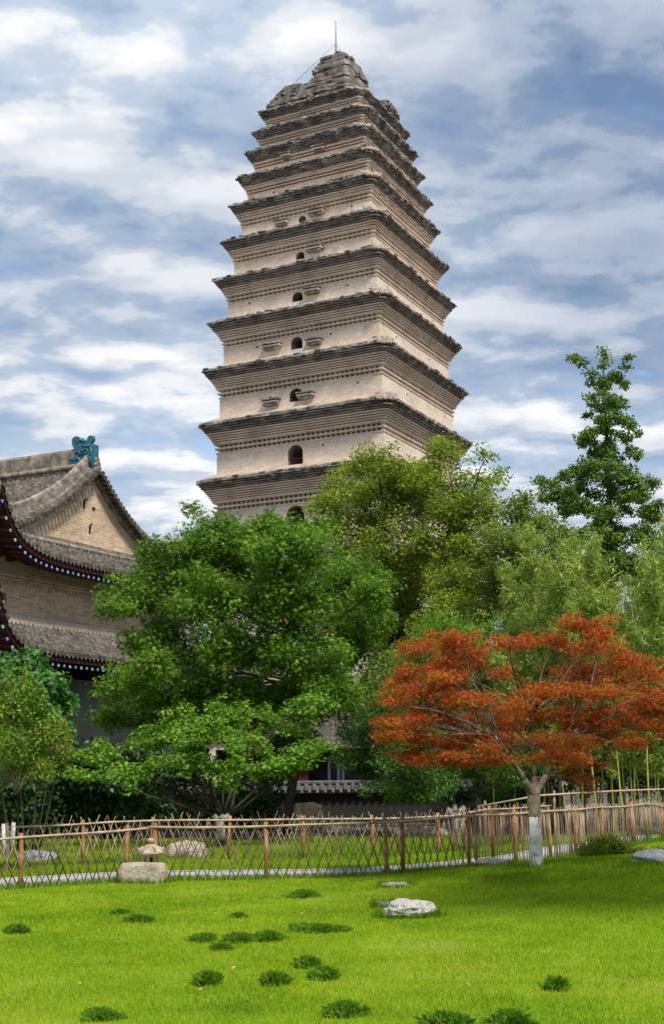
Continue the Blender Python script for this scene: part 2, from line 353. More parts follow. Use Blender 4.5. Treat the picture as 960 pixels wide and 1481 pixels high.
def leaves(pos, nrm, size, shape='oval', along=None):
    n = len(pos)
    if along is None: along = rng.normal(size=(n, 3))
    nrm = unit(nrm); x = unit(along - nrm * (along * nrm).sum(-1, keepdims=True)); y = np.cross(nrm, x)
    T = np.array(LEAF[shape])                               # (p,4,3)
    if not hasattr(size, '__len__'): size = np.full(n, size)
    W = (x[:, None, None] * T[None, ..., 0:1] + y[:, None, None] * T[None, ..., 1:2] + nrm[:, None, None] * T[None, ..., 2:3]) * size[:, None, None, None]
    W = W + pos[:, None, None]
    return W.reshape(-1, 3), len(T)
def foliage(name, clumps, mat, parent, origin, leaf=.09, per=60, shape='oval', flat=.6, up=.7, tintf=None, droop=0, outward=.5):
    """clumps: array (n,4) centre + radius in world space; parent at origin"""
    c = np.array([k[:3] for k in clumps]); r = np.array([k[3] for k in clumps])
    cen = c.mean(0)
    cnt = np.maximum(6, (per * (r / r.mean()) ** 2).astype(int)); idx = np.repeat(np.arange(len(c)), cnt)
    n = len(idx)
    g = unit(rng.normal(size=(n, 3))) * (rng.random((n, 1)) ** .45)
    g[:, 2] *= flat
    pos = c[idx] + g * r[idx, None] * 1.15
    if droop: pos[:, 2] -= droop * r[idx] * (g[:, 0] ** 2 + g[:, 1] ** 2)
    nr = rng.normal(size=(n, 3)) * .55; nr[:, 2] += up; nr += g * outward
    sz = leaf * (.7 + .6 * rng.random(n))
    al = g + rng.normal(size=(n, 3)) * .5; al[:, 2] -= .25
    V, k = leaves(pos - np.array(origin), nr, sz, shape, al)
    base = rng.random(len(c))
    t = np.clip(.5 + (base[idx] - .5) * .55 + rng.normal(size=n) * .16, 0, 1) if tintf is None else tintf(pos, idx, base)
    me = np_mesh(name, V, 4, mat, np.repeat(t, k))
    return link(name, me, parent)
def lobe_clumps(lobes, D, n_per_area=.02, rclump=.28, depth=.9, shell=.55, dspread=0., seed=1, flatz=1.):
    """lobes (px,py,rx,ry[,dD]) in photo pixels at distance D -> leaf clumps and lobe centres"""
    rg = np.random.default_rng(seed); out = []; cs = []
    for L in lobes:
        px, py, rx, ry = L[:4]; dd = L[4] if len(L) > 4 else rg.normal() * dspread
        c = at(px, py, D + dd); k = (D + dd) / F; Rx, Rz = rx * k, ry * k; Ry = depth * (Rx + Rz) / 2
        cs.append((c, Rx, Ry, Rz))
        n = max(4, int(n_per_area * rx * ry))
        for _ in range(n):
            g = rg.normal(size=3); g /= np.linalg.norm(g); g *= (shell + (1 - shell) * rg.random()) * (1 + .16 * rg.normal())
            out.append((c[0] + g[0] * Rx, c[1] + g[1] * Ry, c[2] + g[2] * Rz * flatz, rclump * (.6 + .8 * rg.random())))
    return out, cs
def limb(mb, p0, p1, r0, r1, sag=0., seed=0, n=7, sides=7):
    rg = random.Random(seed); p0, p1 = Vector(p0), Vector(p1); L = (p1 - p0).length
    pts, rad = [], []
    bow = Vector((rg.uniform(-1, 1), rg.uniform(-1, 1), rg.uniform(-.3, .6))) * L * .09
    for i in range(n):
        t = i / (n - 1); p = p0.lerp(p1, t) + bow * math.sin(t * math.pi) - Vector((0, 0, sag * L * math.sin(t * math.pi)))
        if 0 < i < n - 1: p += Vector((rg.uniform(-1, 1), rg.uniform(-1, 1), rg.uniform(-1, 1))) * L * .018
        pts.append(p); rad.append(r0 + (r1 - r0) * t ** .8)
    mb.tube(pts, rad, sides); return pts
def tree(name, label, cat, base, trunk_pts, trunk_r, lobes, D, leafmat, bark, leaf=.09, per=60, shape='oval', dens=.02, rclump=.28,
         flat=.6, up=.7, depth=.9, shell=.5, dspread=.5, seed=1, white=None, group=None, tintf=None, droop=0, twigs=.5, fork_r=.5, outward=.5, forks=None):
    root = empty(name, base, label, cat, group)
    o = Vector(base); mb = MB()
    tp = [Vector(p) - o for p in trunk_pts]
    mb.tube([tp[0] - Vector((0, 0, .15))] + tp, [trunk_r[0] * 1.25] + list(trunk_r), 10)
    cl, cs = lobe_clumps(lobes, D, dens, rclump, depth, shell, dspread, seed)
    fks = [Vector(f) - o for f in (forks or [])] or tp[1:]
    tw = MB(); rg = random.Random(seed)
    for i, (c, rx, ry, rz) in enumerate(cs):
        c = Vector(c) - o
        cand = [f for f in fks if f.z < c.z + .3] or [fks[0]]
        f = min(cand, key=lambda q: (q - c).length + rg.uniform(0, .3) * (q - c).length)
        r0 = trunk_r[-1] * fork_r * rg.uniform(.6, 1)
        pts = limb(mb, f, c, r0, r0 * .25, 0.02, seed * 77 + i)
        sub = [k for k in cl if abs(k[0] - c.x - o.x) < rx * 1.1 and abs(k[1] - c.y - o.y) < ry * 1.1 and abs(k[2] - c.z - o.z) < rz * 1.1]
        rg.shuffle(sub)
        for k in sub[:int(len(sub) * twigs)]:
            q = pts[rg.choice([3, 4, 5])]
            tgt = Vector(k[:3]) - o
            limb(tw, q, tgt, r0 * .22, r0 * .05, .0, rg.randint(0, 9999), 4, 3)
    mb.build('trunk', bark, root, fix=False)
    if tw.v: tw.build('twigs', bark, root, fix=False)
    foliage('crown', cl, leafmat, root, base, leaf, per, shape, flat, up, tintf, droop, outward)
    if white:
        w = MB()
        for pp, rr in white:
            w.tube([Vector(p) - o for p in pp], rr, 12)
        w.build('limewashed_base', MT['lime'], root, fix=False)
    return root

# ================================================================== GROUND
def build_ground():
    xs = np.concatenate([[-3000, -800, -250, -90, -40, -20], np.arange(-12, 14.01, .2), [20, 40, 90, 250, 800, 3000]])
    ys = np.concatenate([[-600, -100, -20, 0, 4], np.arange(6, 32, .2), np.arange(32, 50, 1.), [60, 80, 120, 200, 500, 1500, 5000]])
    X, Y = np.meshgrid(xs, ys, indexing='ij')
    m, nt, b = newmat('lawn soil')
    c = ramp(nt, noise_n(nt, 1.2, 8, .65), [(.3, (.09, .17, .012)), (.5, (.15, .26, .015)), (.7, (.23, .33, .03))])
    nt.links.new(c, b.inputs['Base Color']); b.inputs['Roughness'].default_value = 1; b.inputs['Specular IOR Level'].default_value = 0
    bump(nt, b, noise_n(nt, 60, 4), .6, .02)
    o = grid_mesh('lawn_ground', np.stack([X, Y, gza(X, Y)], -1), m); tag(o, kind='structure')
    # soil under the trees behind
    xs = np.array([-2900, -400, -60, -40, -20, -10, 0, 10, 20, 40, 60, 400, 2900.]); ys = np.array([33.5, 40, 60, 90, 160, 600, 4900]); X, Y = np.meshgrid(xs, ys, indexing='ij')
    md = mat_noise('bare soil', [(.3, (.06, .052, .038)), (.7, (.13, .115, .09))], 1.5, 1, .5, 20)
    o = grid_mesh('soil_ground', np.stack([X, Y, X * 0 + .03], -1), md); tag(o, kind='structure')
    mp = mat_noise('courtyard paving', [(.3, (.20, .19, .17)), (.7, (.32, .30, .27))], .8, .95, .3, 20)
    for (x0, x1, y0, y1) in ((-2900, 2900, -600, 2), (-2900, -14, 2, 33.5), (16, 2900, 2, 33.5)):  # unseen ground, added to cut the green bounce of the lawn
        X, Y = np.meshgrid(np.linspace(x0, x1, 9), np.linspace(y0, y1, 5), indexing='ij')
        o = grid_mesh('paving_added', np.stack([X, Y, X * 0 + .03], -1), mp); tag(o, kind='structure')
build_ground()
def pts2(*pp): return [np.array(p, float) for p in pp]
FRONT = pts2((-7.2, 17.9), (-3.0, 21.55), (-1.1, 21.2), (.67, 20.95), (2.3, 22.3))
FRIGHT = pts2((2.3, 22.3), (4.2, 24.7), (5.6, 27.6), (7.0, 30.0), (7.9, 30.9))
PATH = FRONT + FRIGHT[1:]
def offset(poly, d):
    out = []
    for i, p in enumerate(poly):
        t = poly[min(i + 1, len(poly) - 1)] - poly[max(i - 1, 0)]; t = t / np.linalg.norm(t)
        out.append(p + np.array([-t[1], t[0]]) * d)
    return out
def resample(poly, step):
    out = [poly[0]]
    for a, b in zip(poly[:-1], poly[1:]):
        n = max(1, int(round(np.linalg.norm(b - a) / step)))
        for i in range(1, n + 1): out.append(a + (b - a) * i / n)
    return out
def build_path():
    q = resample(PATH, .4); a = offset(q, .10); b = offset(q, 1.1)
    P = np.zeros((len(q), 5, 3))
    for i in range(len(q)):
        for j in range(5):
            p = a[i] + (b[i] - a[i]) * j / 4; P[i, j] = (p[0], p[1], gz(p[0], p[1]) + .035)
    o = grid_mesh('garden_path', P, MT['path']); tag(o, kind='structure')
    mb = MB()
    for off in (.10, 1.1):
        c = offset(q, off)
        for i in range(len(c) - 1):
            d = c[i + 1] - c[i]; m = (c[i] + c[i + 1]) / 2
            mb.rbox((m[0], m[1], gz(*m) + .01), (np.linalg.norm(d) - .012, .07, .10), math.atan2(d[1], d[0]))
    tag(mb.build('path_kerb', MT['kerb']), kind='structure')
build_path()

# ================================================================== PAGODA
PC = np.array([.6, 83.6]); PS = PC @ B; PT = PC @ A
TW = [7.0, 6.85, 6.75, 6.58, 6.35, 6.10, 5.77, 5.36, 5.02, 4.61, 4.29, 3.92]
TZ = [14.6, 19.60, 23.34, 26.92, 30.16, 33.15, 35.86, 38.49, 40.50, 42.38, 43.98, 45.47]
def wallw(i):
    k = min(1, max(0, (i - 1) / 10)); return TW[i] - (.95 - .50 * k)
def build_pagoda():
    root = empty('brick_pagoda', (PC[0], PC[1], 0), 'tall square tapering brick pagoda of many close eaves rising behind the trees', 'pagoda', None, YAW)
    rg = random.Random(3)
    def ring(w, z, n, amp, seed, chamfer=0.):
        out = []
        for side in range(4):
            for j in range(n):
                t = -1 + 2 * j / n
                p = [(t, -1), (1, t), (-t, 1), (-1, -t)][side]
                nx = noise.noise(Vector((side * 40 + t * w * 2.2, seed * 7.7, 0))) + .6 * noise.noise(Vector((side * 40 + t * w * 8, seed * 3.1, 5)))
                ww = w + amp * nx
                x, y = (p[0] * ww, p[1] * ww)
                q = x - y - (2 * w - chamfer)                       # the near corner has crumbled
                if chamfer and q > 0: x -= q / 2; y += q / 2
                out.append((x, y, z + amp * .35 * nx))
        return out
    def loft(mb, rings, mis):
        n = len(rings[0]); k0 = len(mb.v)
        for r_ in rings: mb.v.extend(r_)
        for i in range(len(rings) - 1):
            for j in range(n):
                a = k0 + i * n + j; b = k0 + i * n + (j + 1) % n
                mb.f.append([a, b, b + n, a + n]); mb.m.append(mis[i]); mb.sm.append(False)
    # base and ground storey
    mb = MB(); mb.box((-8, -8, 0), (8, 8, 1.2)); mb.build('base', MT['corbel'], root)
    for i in range(len(TW)):
        e, zt = TW[i], TZ[i]; w = wallw(i); h = (TZ[i] - TZ[i - 1]) if i else 5.0
        if i == 1: h = 3.9
        hc = (.50 + .12 * max(0, min(1, (i - 4) / 5))) * h if i else 1.7
        zc = zt - hc                                             # corbel bottom
        zb = (TZ[i - 1] + .13 * (3.9 if i < 2 else h)) if i else 1.2                 # wall bottom
        # wall with an arched opening in the front (-y) and back faces
        wl_ = MB()
        wpx = {1: (427, 740, 1.25, 1.7), 2: (427, 652, 1.05, 1.35), 3: (428, 566, .92, .85), 4: (429, 492, .82, .80), 5: (430, 421, .74, .62), 6: (434, 359, .62, .5), 7: (437, 308, .52, .45)}.get(i)
        zl = zb - .05; zh = zc + .01
        if wpx:
            wx, wz = plane_s(wpx[0], wpx[1], PS - w); wx -= PT; hw = wpx[2] / 2; ht = wpx[3]; wz = min(wz, zh - .10 - ht / 2)
            z0 = max(zl + .02, wz - ht / 2); zs = min(wz + ht / 2, zh - .1) - hw      # springing
            zs = max(zs, z0 + .12); hw = min(hw, zh - .04 - zs)
            arch = [(wx - hw, z0)] + [(wx - hw * math.cos(a), zs + hw * math.sin(a)) for a in np.linspace(0, math.pi, 13)] + [(wx + hw, z0)]
            outer = [(wx - 1.6, z0)] + [(wx - 1.6 + 3.2 * t, zh) for t in np.linspace(0, 1, 13)] + [(wx + 1.6, z0)]
            n = len(arch)
            wl_.add([(a, -w, b) for a, b in arch] + [(a, -w, b) for a, b in outer], [(j, j + 1, n + j + 1, n + j) for j in range(n - 1)])
            wl_.add([(wx - 1.6, -w, zl), (wx + 1.6, -w, zl), (wx + 1.6, -w, z0), (wx - 1.6, -w, z0)], [(0, 1, 2, 3)])
            wl_.add([(-w, -w, zl), (wx - 1.6, -w, zl), (wx - 1.6, -w, zh), (-w, -w, zh)], [(0, 1, 2, 3)])
            wl_.add([(wx + 1.6, -w, zl), (w, -w, zl), (w, -w, zh), (wx + 1.6, -w, zh)], [(0, 1, 2, 3)])
            wl_.add([(a, -w, b) for a, b in arch] + [(a, -w + 2.6, b) for a, b in arch], [(j, n + j, n + j + 1, j + 1) for j in range(n - 1)] + [(0, n - 1, 2 * n - 1, n)], 2)  # tunnel in dark brick: the unlit inside is put into its colour
            wl_.add([(a, -w + 2.6, b) for a, b in arch], [list(range(n))], 1)
        else:
            wl_.add([(-w, -w, zl), (w, -w, zl), (w, -w, zh), (-w, -w, zh)], [(0, 1, 2, 3)])
        wl_.add([(w, -w, zl), (w, w, zl), (w, w, zh), (w, -w, zh)], [(0, 1, 2, 3)])
        wl_.add([(w, w, zl), (-w, w, zl), (-w, w, zh), (w, w, zh)], [(0, 1, 2, 3)])
        wl_.add([(-w, w, zl), (-w, -w, zl), (-w, -w, zh), (-w, w, zh)], [(0, 1, 2, 3)])
        # putlog holes drawn as dark blocks, their shade put into the colour
        if 0 < i < 9:
            for f in ((-.55, .40), (-.7, .62), (.3,), (-.35, .72))[i % 4]:
                x = f * w; z = zh - .22 * (zh - zl) - rg.uniform(0, .1)
                wl_.box((x - .06, -w - .006, z - .06), (x + .06, -w + .1, z + .06), 1)
                wl_.box((w - .1, x - .06, z - .06), (w + .006, x + .06, z + .06), 1)
        wo_ = wl_.build('storey_wall', [MT['pwall'], MT['dark'], MT['corbel_top']], root, fix=False)
        if i == 2:
            g = MB()
            for x in np.linspace(wx - hw + .08, wx + hw - .08, 6): g.box((x - .02, -w + .3, z0), (x + .02, -w + .34, z0 + .55))
            g.box((wx - hw, -w + .29, z0 + .5), (wx + hw, -w + .35, z0 + .56)); g.build('window_railing', MT['redwood'], wo_)
        # eave: zigzag corbelling, stepped top
        n = 46; rings, mis = [], []
        fh = hc * .34                                               # frieze zone
        nc = max(6, int(round((hc - fh) / (.135 if i < 8 else .11)))); ch = (hc - fh) / nc
        def put(wd, z, amp, sd, chm, mi): rings.append(ring(wd, z, n, amp, sd, chm)); mis.append(mi)
        put(w - .8, zc, 0, 0, 0, 0); put(w + .05, zc, .006, 1, 0, 0); put(w + .05, zc + fh * .12, .006, 1, 0, 0)
        # recess bands behind the dog-tooth rows
        put(w - .7, zc + fh * .12, 0, 0, 0, 0); put(w - .7, zc + fh * .42, 0, 0, 0, 0)
        put(w + .10, zc + fh * .42, .006, 2, 0, 0); put(w + .10, zc + fh * .58, .006, 2, 0, 0)
        put(w - .7, zc + fh * .58, 0, 0, 0, 0); put(w - .7, zc + fh * .88, 0, 0, 0, 0)
        put(w + .14, zc + fh * .88, .006, 3, 0, 0); put(w + .14, zc + fh, .006, 3, 0, 0)
        z = zc + fh
        old = min(1, max(0, (i - 5) / 5))
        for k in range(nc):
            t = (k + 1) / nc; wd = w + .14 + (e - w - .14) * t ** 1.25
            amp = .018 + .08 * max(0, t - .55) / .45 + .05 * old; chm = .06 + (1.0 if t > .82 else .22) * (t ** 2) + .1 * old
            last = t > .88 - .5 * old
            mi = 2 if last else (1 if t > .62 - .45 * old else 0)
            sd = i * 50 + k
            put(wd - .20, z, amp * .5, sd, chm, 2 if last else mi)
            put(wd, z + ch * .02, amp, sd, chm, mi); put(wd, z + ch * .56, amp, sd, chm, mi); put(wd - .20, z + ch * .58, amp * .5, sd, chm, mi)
            z += ch
        # stepped top
        nt_ = 4; wn_ = wallw(i + 1) if i + 1 < len(TW) else e - 1.2; zz = z - ch * .35
        for k in range(nt_):
            t = k / nt_; wd = e - .06 - (e - wn_ - .02) * t
            dz = (.13 * h + .05) / nt_ if i + 1 < len(TW) else .12
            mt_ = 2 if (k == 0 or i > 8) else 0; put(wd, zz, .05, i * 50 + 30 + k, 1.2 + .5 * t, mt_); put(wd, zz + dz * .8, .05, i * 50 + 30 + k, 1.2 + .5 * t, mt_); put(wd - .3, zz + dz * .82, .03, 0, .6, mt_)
            zz += dz
        put(.5, zz, 0, 0, 0, 2)
        em = MB(); loft(em, rings, mis)
        eo = em.build('eave', [MT['corbel'], MT['corbel_mid'], MT['corbel_top']], root, fix=False)
        # dog-tooth rows: bricks set on the diagonal
        fr = MB()
        for (f0, f1, off) in ((.12, .42, .02), (.58, .88, .06)):
            s_ = .16; num = int(2 * w / (s_ * 2.1)); za, zb_ = zc + fh * f0 + .003, zc + fh * f1 - .003
            for q in range(num):
                x = -w + (q + .5) * 2 * w / num
                for side in (0, 1):
                    yy = -w - off
                    if side == 0: vs = [(x - s_ / 1.5, yy + .16), (x, yy), (x + s_ / 1.5, yy + .16)]
                    else: vs = [(w + off - .16, x - s_ / 1.5), (w + off, x), (w + off - .16, x + s_ / 1.5)]
                    fr.add([(a, b, za) for a, b in vs] + [(a, b, zb_) for a, b in vs], [(0, 1, 4, 3), (1, 2, 5, 4), (2, 1, 0), (3, 4, 5)])
        fr.build('frieze', MT['corbel_mid'] if i > 7 else MT['corbel'], eo, fix=False)
        # crumbled brick at the near corner of the eave top
        if i > 0:
            rb = MB()
            for q in range(60):
                t = rg.uniform(-1, 1); d = rg.uniform(0, .9)
                cx = e - .32 - d * .40 + t * .42; cy = -(e - .32 - d * .40 - t * .42)
                cx = min(cx, e - .02); cy = max(cy, -e + .02)
                rb.rbox((cx, cy, z - .10 + d * (.13 * h + .10)), (rg.uniform(.15, .38), rg.uniform(.12, .25), rg.uniform(.06, .14)), rg.uniform(-.5, .5), 0, (rg.uniform(-.25, .25), rg.uniform(-.25, .25)))
            rb.build('corner_rubble', MT['rubble'], eo)
        # loose weathered bricks along the rim
        rb = MB()
        for q in range(150):
            x = rg.uniform(-e + .1, e - .6); s = rg.random() < .6
            c = (x, -e + rg.uniform(.02, .3), z + rg.uniform(-.10, .10)) if s else (e - rg.uniform(.02, .3), -x, z + rg.uniform(-.02, .06))
            rb.rbox(c, (rg.uniform(.2, .5), rg.uniform(.12, .2), rg.uniform(.05, .09)) if s else (rg.uniform(.12, .2), rg.uniform(.2, .5), rg.uniform(.05, .09)), rg.uniform(-.1, .1), rg.choice([0, 0, 1]))
        rb.build('loose_bricks', [MT['corbel_top'], MT['rubble']], eo)
    # remains of small corbelled balcony ends beside the windows
    for (px, py, i, wd) in [(390, 577, 3, 1.2), (440, 567, 3, 1.2), (391, 496, 4, 1.35), (452, 489, 4, 1.1), (449, 415, 5, 1.2), (452, 354, 6, 1.2), (405, 317, 7, 1.0), (455, 301, 7, 1.2), (412, 220, 9, .8), (459, 210, 9, .9)]:
        w = wallw(i); x, z = plane_s(px, py, PS - w - .35); x -= PT; mb = MB()
        zt = z + .12
        for k in range(1, 4):
            ex = wd / 2 - .05 * (3 - k) + rg.uniform(-.03, .03)
            mb.box((x - ex, -w - .28 - .06 * k, zt - .16 * (4 - k)), (x + ex, -w + .02, zt - .16 * (4 - k) + .09), 1 if k % 2 else 0)
        mb.box((x - wd / 2 + .2, -w - .22, zt - .52), (x + wd / 2 - .2, -w + .02, zt - .02), 1)
        mb.build('corbel_stub', [MT['corbel'], MT['corbel_top']], root)
    # broken top
    zt = TZ[-1] + .35
    tb = MB(); n = 40
    def block(px0, px1, pyb, pyt, s, name, steps, squash, seed, dep):
        x0, zb = plane_s(px0, pyb, PS + s); x1, _ = plane_s(px1, pyb, PS + s); _, z1 = plane_s((px0 + px1) / 2, pyt, PS + s)
        x0 -= PT; x1 -= PT; cx = (x0 + x1) / 2; hw = (x1 - x0) / 2; mb = MB(); dz = (z1 - zt) / steps
        for k in range(steps):
            t = k / steps; a = hw * (1 - squash * t ** 1.4) * (1 + rg.uniform(-.04, .04)); b = dep * (1 - squash * t ** 1.4) * (1 + rg.uniform(-.05, .05))
            # irregular slab: ring with noise
            vs = []; m = 36
            for j in range(m):
                an = 2 * math.pi * j / m; cc, ss = math.cos(an), math.sin(an); q = max(abs(cc), abs(ss)); nn = 1 + .13 * noise.noise(Vector((cc * 2, ss * 2, seed + k * .6)))
                vs.append((cx + cc / q * a * nn + .05 * t, s + ss / q * b * nn))
            z0_ = zt - .05 + k * dz
            mb.add([(x, y, z0_) for x, y in vs] + [(x, y, z0_ + dz * .68) for x, y in vs], [list(range(m))[::-1], list(range(m, 2 * m))] + [(j, (j + 1) % m, m + (j + 1) % m, m + j) for j in range(m)], 1 if (k // 3) % 2 else 0)
            mb.add([(cx + (x - cx) * .9, s + (y - s) * .9, z0_ + dz * .66) for x, y in vs] + [(cx + (x - cx) * .9, s + (y - s) * .9, z0_ + dz * 1.02) for x, y in vs], [(j, (j + 1) % m, m + (j + 1) % m, m + j) for j in range(m)], 0)
        for q in range(60):
            t = rg.random(); an = rg.uniform(0, 6.28); q_ = max(abs(math.cos(an)), abs(math.sin(an)))
            mb.rbox((cx + math.cos(an) / q_ * hw * (1 - squash * t ** 1.4), s + math.sin(an) / q_ * dep * (1 - squash * t ** 1.4), zt + t * (z1 - zt)), (rg.uniform(.15, .4), rg.uniform(.15, .4), rg.uniform(.06, .12)), rg.uniform(0, 3), rg.choice([0, 1]))
        mb.build(name, [MT['corbel_top'], MT['corbel_mid']], root); return cx, z1
    block(396, 458, 140, 125, -2.6, 'broken_top', 5, .75, 3, 1.1)
    cx, z1 = block(459, 524, 120, 89, -1.3, 'broken_top', 11, .45, 9, 2.1)
    block(540, 570, 162, 149, 1.2, 'broken_top', 3, .6, 14, 1.0)
    rx, rz0 = plane_s(486, 95, PS - .6); _, rz1 = plane_s(485, 29, PS - .6); _, rzm = plane_s(485, 62, PS - .6); rx -= PT
    r_ = MB(); r_.tube([(rx, -.6, rz0 - 1), (rx, -.6, rzm)], .07, 8); r_.tube([(rx, -.6, rzm), (rx, -.6, rz1)], .035, 6)
    ro = r_.build('lightning_rod', MT['metal'], root, fix=False)
    g = MB()
    for (px, py) in ((423, 122), (500, 82)):
        gx, gz_ = plane_s(px, py, PS - 1.5); g.tube([(rx, -.6, rzm), (gx - PT, -1.5, gz_)], .016, 4)
    g.build('guy_wire', MT['metal'], ro, fix=False)
    ra = MB(); p0 = plane_s(437, 123, PS - 1.2); p1 = plane_s(459, 116, PS - 1.2); q0 = p0[0] - PT; q1 = p1[0] - PT
    zr = (p0[1] + p1[1]) / 2
    ra.tube([(q0, -1.2, zr), (q1 + .2, -1.2, zr)], .07, 6)
    for t in np.linspace(0, 1, 9): ra.tube([(q0 + (q1 - q0) * t, -1.2, zr), (q0 + (q1 - q0) * t, -1.2, zt - .1)], .022, 5)
    ra.build('railing', MT['metal'], root, fix=False)
build_pagoda()

# ================================================================== HALL (double-eaved, hip-and-gable roof)
def tile_patch(f, nu, nv, pitch, L, name, parent, mat=None, tp=.24):
    """f(u,v)->(x,y,z), u 0..1 along the eave (length L m), v 0..1 upslope; round tile ribs as a real height field"""
    rows = int(L / pitch); mu = rows * 6 + 1; P = np.zeros((mu, nv * 3 + 1, 3)); rg = random.Random(5)
    jit = [rg.uniform(-.012, .012) for _ in range(rows + 1)]
    for i in range(mu):
        u = i / (mu - 1); ph = (i % 6) / 6; rib = max(0, math.cos((ph - .5) * math.pi * 1.7)) * .085
        for j in range(nv * 3 + 1):
            v = j / (nv * 3); x, y, z = f(u, v); k = j % 3
            P[i, j] = (x, y, z + rib + (0, .0, .0)[k] + (.03 if k == 0 else (.016 if k == 1 else .003)) + jit[i // 6] * (1 + math.sin(j * 2.1 + i // 6)))
    return grid_mesh(name, P, mat or MT['tile'], parent, smooth=False)
def build_hall():
    S0, T0 = 35.9, -27.7
    base = A * T0 + B * S0
    root = empty('temple_hall', (base[0], base[1], 0), 'temple hall with two curved tiled eaves, brick gable and painted rafter ends at left', 'temple hall', None, YAW)
    # local: x = t - T0 (towards right), y = s - S0 (away), z
    def lift(s, s0, a, L): return a * math.exp(-max(0, s - s0) / L)
    def level(name, te, s0, zeave, tw, ztop, la, ll, wallz0, wallz1, tile_rows):
        x_e = te - T0; x_w = tw - T0; y0 = s0 - S0; y1 = -y0; Lh = y1 - y0
        def eave(u):
            y = y0 + (y1 - y0) * u; d = min(y - y0, y1 - y)
            return y, zeave + la * math.exp(-d / ll), .35 * math.exp(-d / (ll * 1.3)), d
        dpt = x_e - x_w
        def f(u, v):                                          # side (gable side) skirt; hips mitred at the corners
            y, ze, bulge, d = eave(u); yw = max(y0 + dpt, min(y1 - dpt, y0 + dpt + (y - y0 - dpt)))
            yy = y + (yw - y) * v; z = ze + (ztop - ze) * v - .16 * math.sin(math.pi * v)
            return (x_e + bulge * (1 - v) - dpt * v, yy, z)
        tile_patch(f, 0, tile_rows, .20, Lh, name, root)
        def g(u, v):                                          # front slope, towards the camera's left
            x = -14 + (x_e + 14) * u; d = x_e - x; ze = zeave + la * math.exp(-d / ll); bulge = .35 * math.exp(-d / (ll * 1.3))
            xx = x - dpt * v if d < dpt * 2 else x
            return (min(x, x_e - dpt * v), y0 - bulge * (1 - v) + dpt * v, ze + (ztop - ze) * v - .16 * math.sin(math.pi * v))
        tile_patch(g, 0, tile_rows, .23, x_e + 14, name, root)
        # eave end tiles: round caps + drip tiles
        mb = MB(); rows = int(Lh / .20)
        for i in range(rows):
            u = (i + .5) / rows; x, y, z = f(u, 0)
            mb.tube([(x + .03, y, z + .06), (x - .12, y, z + .075)], .075, 8)
            x, y, z = f(min(1, (i + 1) / rows), 0); mb.add([(x + .02, y - .09, z + .03), (x + .02, y + .09, z + .03), (x + .035, y, z - .09), (x - .02, y, z + .03)], [(0, 2, 1), (0, 1, 3)])
        mb.build('eave_tiles', MT['tile'], root, fix=False)
        # fascia + soffit
        nn = 60; P = np.zeros((nn + 1, 4, 3))
        for i in range(nn + 1):
            x, y, z = f(i / nn, 0); d = min(y - y0, y1 - y)
            yw = max(y0 + dpt, min(y1 - dpt, y))
            P[i] = [(x - .03, y, z - .02), (x - .05, y, z - .20), (x - .5, y + (yw - y) * .35, z - .16), (x_w - .1, yw, max(zeave + .55, z * .0 + zeave + .55))]
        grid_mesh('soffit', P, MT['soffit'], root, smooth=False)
        P = np.zeros((nn + 1, 4, 3))
        for i in range(nn + 1):
            x, y, z = g(i / nn, 0)
            P[i] = [(x, y + .03, z - .02), (x, y + .05, z - .20), (x - .35 * max(0, x - x_e + dpt), y + .5, z - .16), (min(x, x_w), y0 + dpt + .1, zeave + .55)]
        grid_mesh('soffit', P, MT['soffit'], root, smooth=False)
        # painted rafters under the eave, alternating blue and green ends
        def rafter(matk):
            mb = MB(); mb.tube([(-.75, 0, .12), (0, 0, 0)], .055, 10, 0)
            for r_, dx, mi in ((.056, .004, 1), (.030, .008, 2), (.012, .012, 3)):
                vs = [(dx, r_ * math.cos(a), r_ * math.sin(a) + (.018 if mi > 1 else 0)) for a in np.linspace(0, 2 * math.pi, 12, endpoint=False)]
                mb.add(vs, [list(range(12))], mi)
            o = mb.build('rafter', [MT['soffit'], MT[matk], MT['white'], MT['dark']], root, fix=False); return o
        protos = [rafter('blue'), rafter('green')]; nr = min(96, int((Lh - .6) / .27)); used = [0, 0]
        for i in range(nr):
            y = y0 + .15 + i * .27; u = (y - y0) / Lh; x, yy, z = f(u, 0)
            k = i % 2
            if used[k]: o = protos[k].copy(); col.objects.link(o); o.parent = root
            else: o = protos[k]; used[k] = 1
            o.location = (x - .10, y, z - .30)
        # dark bracket row between rafters and wall head
        mb = MB()
        for i in range(int((Lh - 2 * dpt) / .9) + 1):
            y = y0 + dpt + i * .9
            mb.box((x_w - .02, y - .1, zeave - .05), (x_w + .5, y + .1, zeave + .3)); mb.box((x_w - .02, y - .25, zeave + .12), (x_w + .32, y + .25, zeave + .26))
        mb.build('bracket_row', MT['soffit'], root)
        # wall
        mb = MB(); ya, yb = y0 + dpt, y1 - dpt
        mb.box((-14, ya, wallz0), (x_w, yb, wallz1))
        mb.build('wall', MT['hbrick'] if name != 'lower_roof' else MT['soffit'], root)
        return x_w, ya, yb, f
    xw1, ya1, yb1, f1 = level('upper_roof', -26.2, 29.35, 8.24, -27.45, 9.2, 2.0, .85, 6.1, 8.35, 6)
    xw0, ya0, yb0, f0 = level('lower_roof', -24.7, 27.7, 5.08, -27.0, 6.18, 1.75, .62, 0, 5.2, 8)
    # brick mouldings: foot of upper wall and its head
    mb = MB()
    for (dz, ex, h_) in ((6.08, .34, .10), (6.20, .24, .10), (6.32, .14, .09), (6.42, .06, .12)):
        mb.box((-14, ya1 - ex, dz), (xw1 + ex, yb1 + ex, dz + h_))
    mb.build('moulding', MT['corbel'], root)
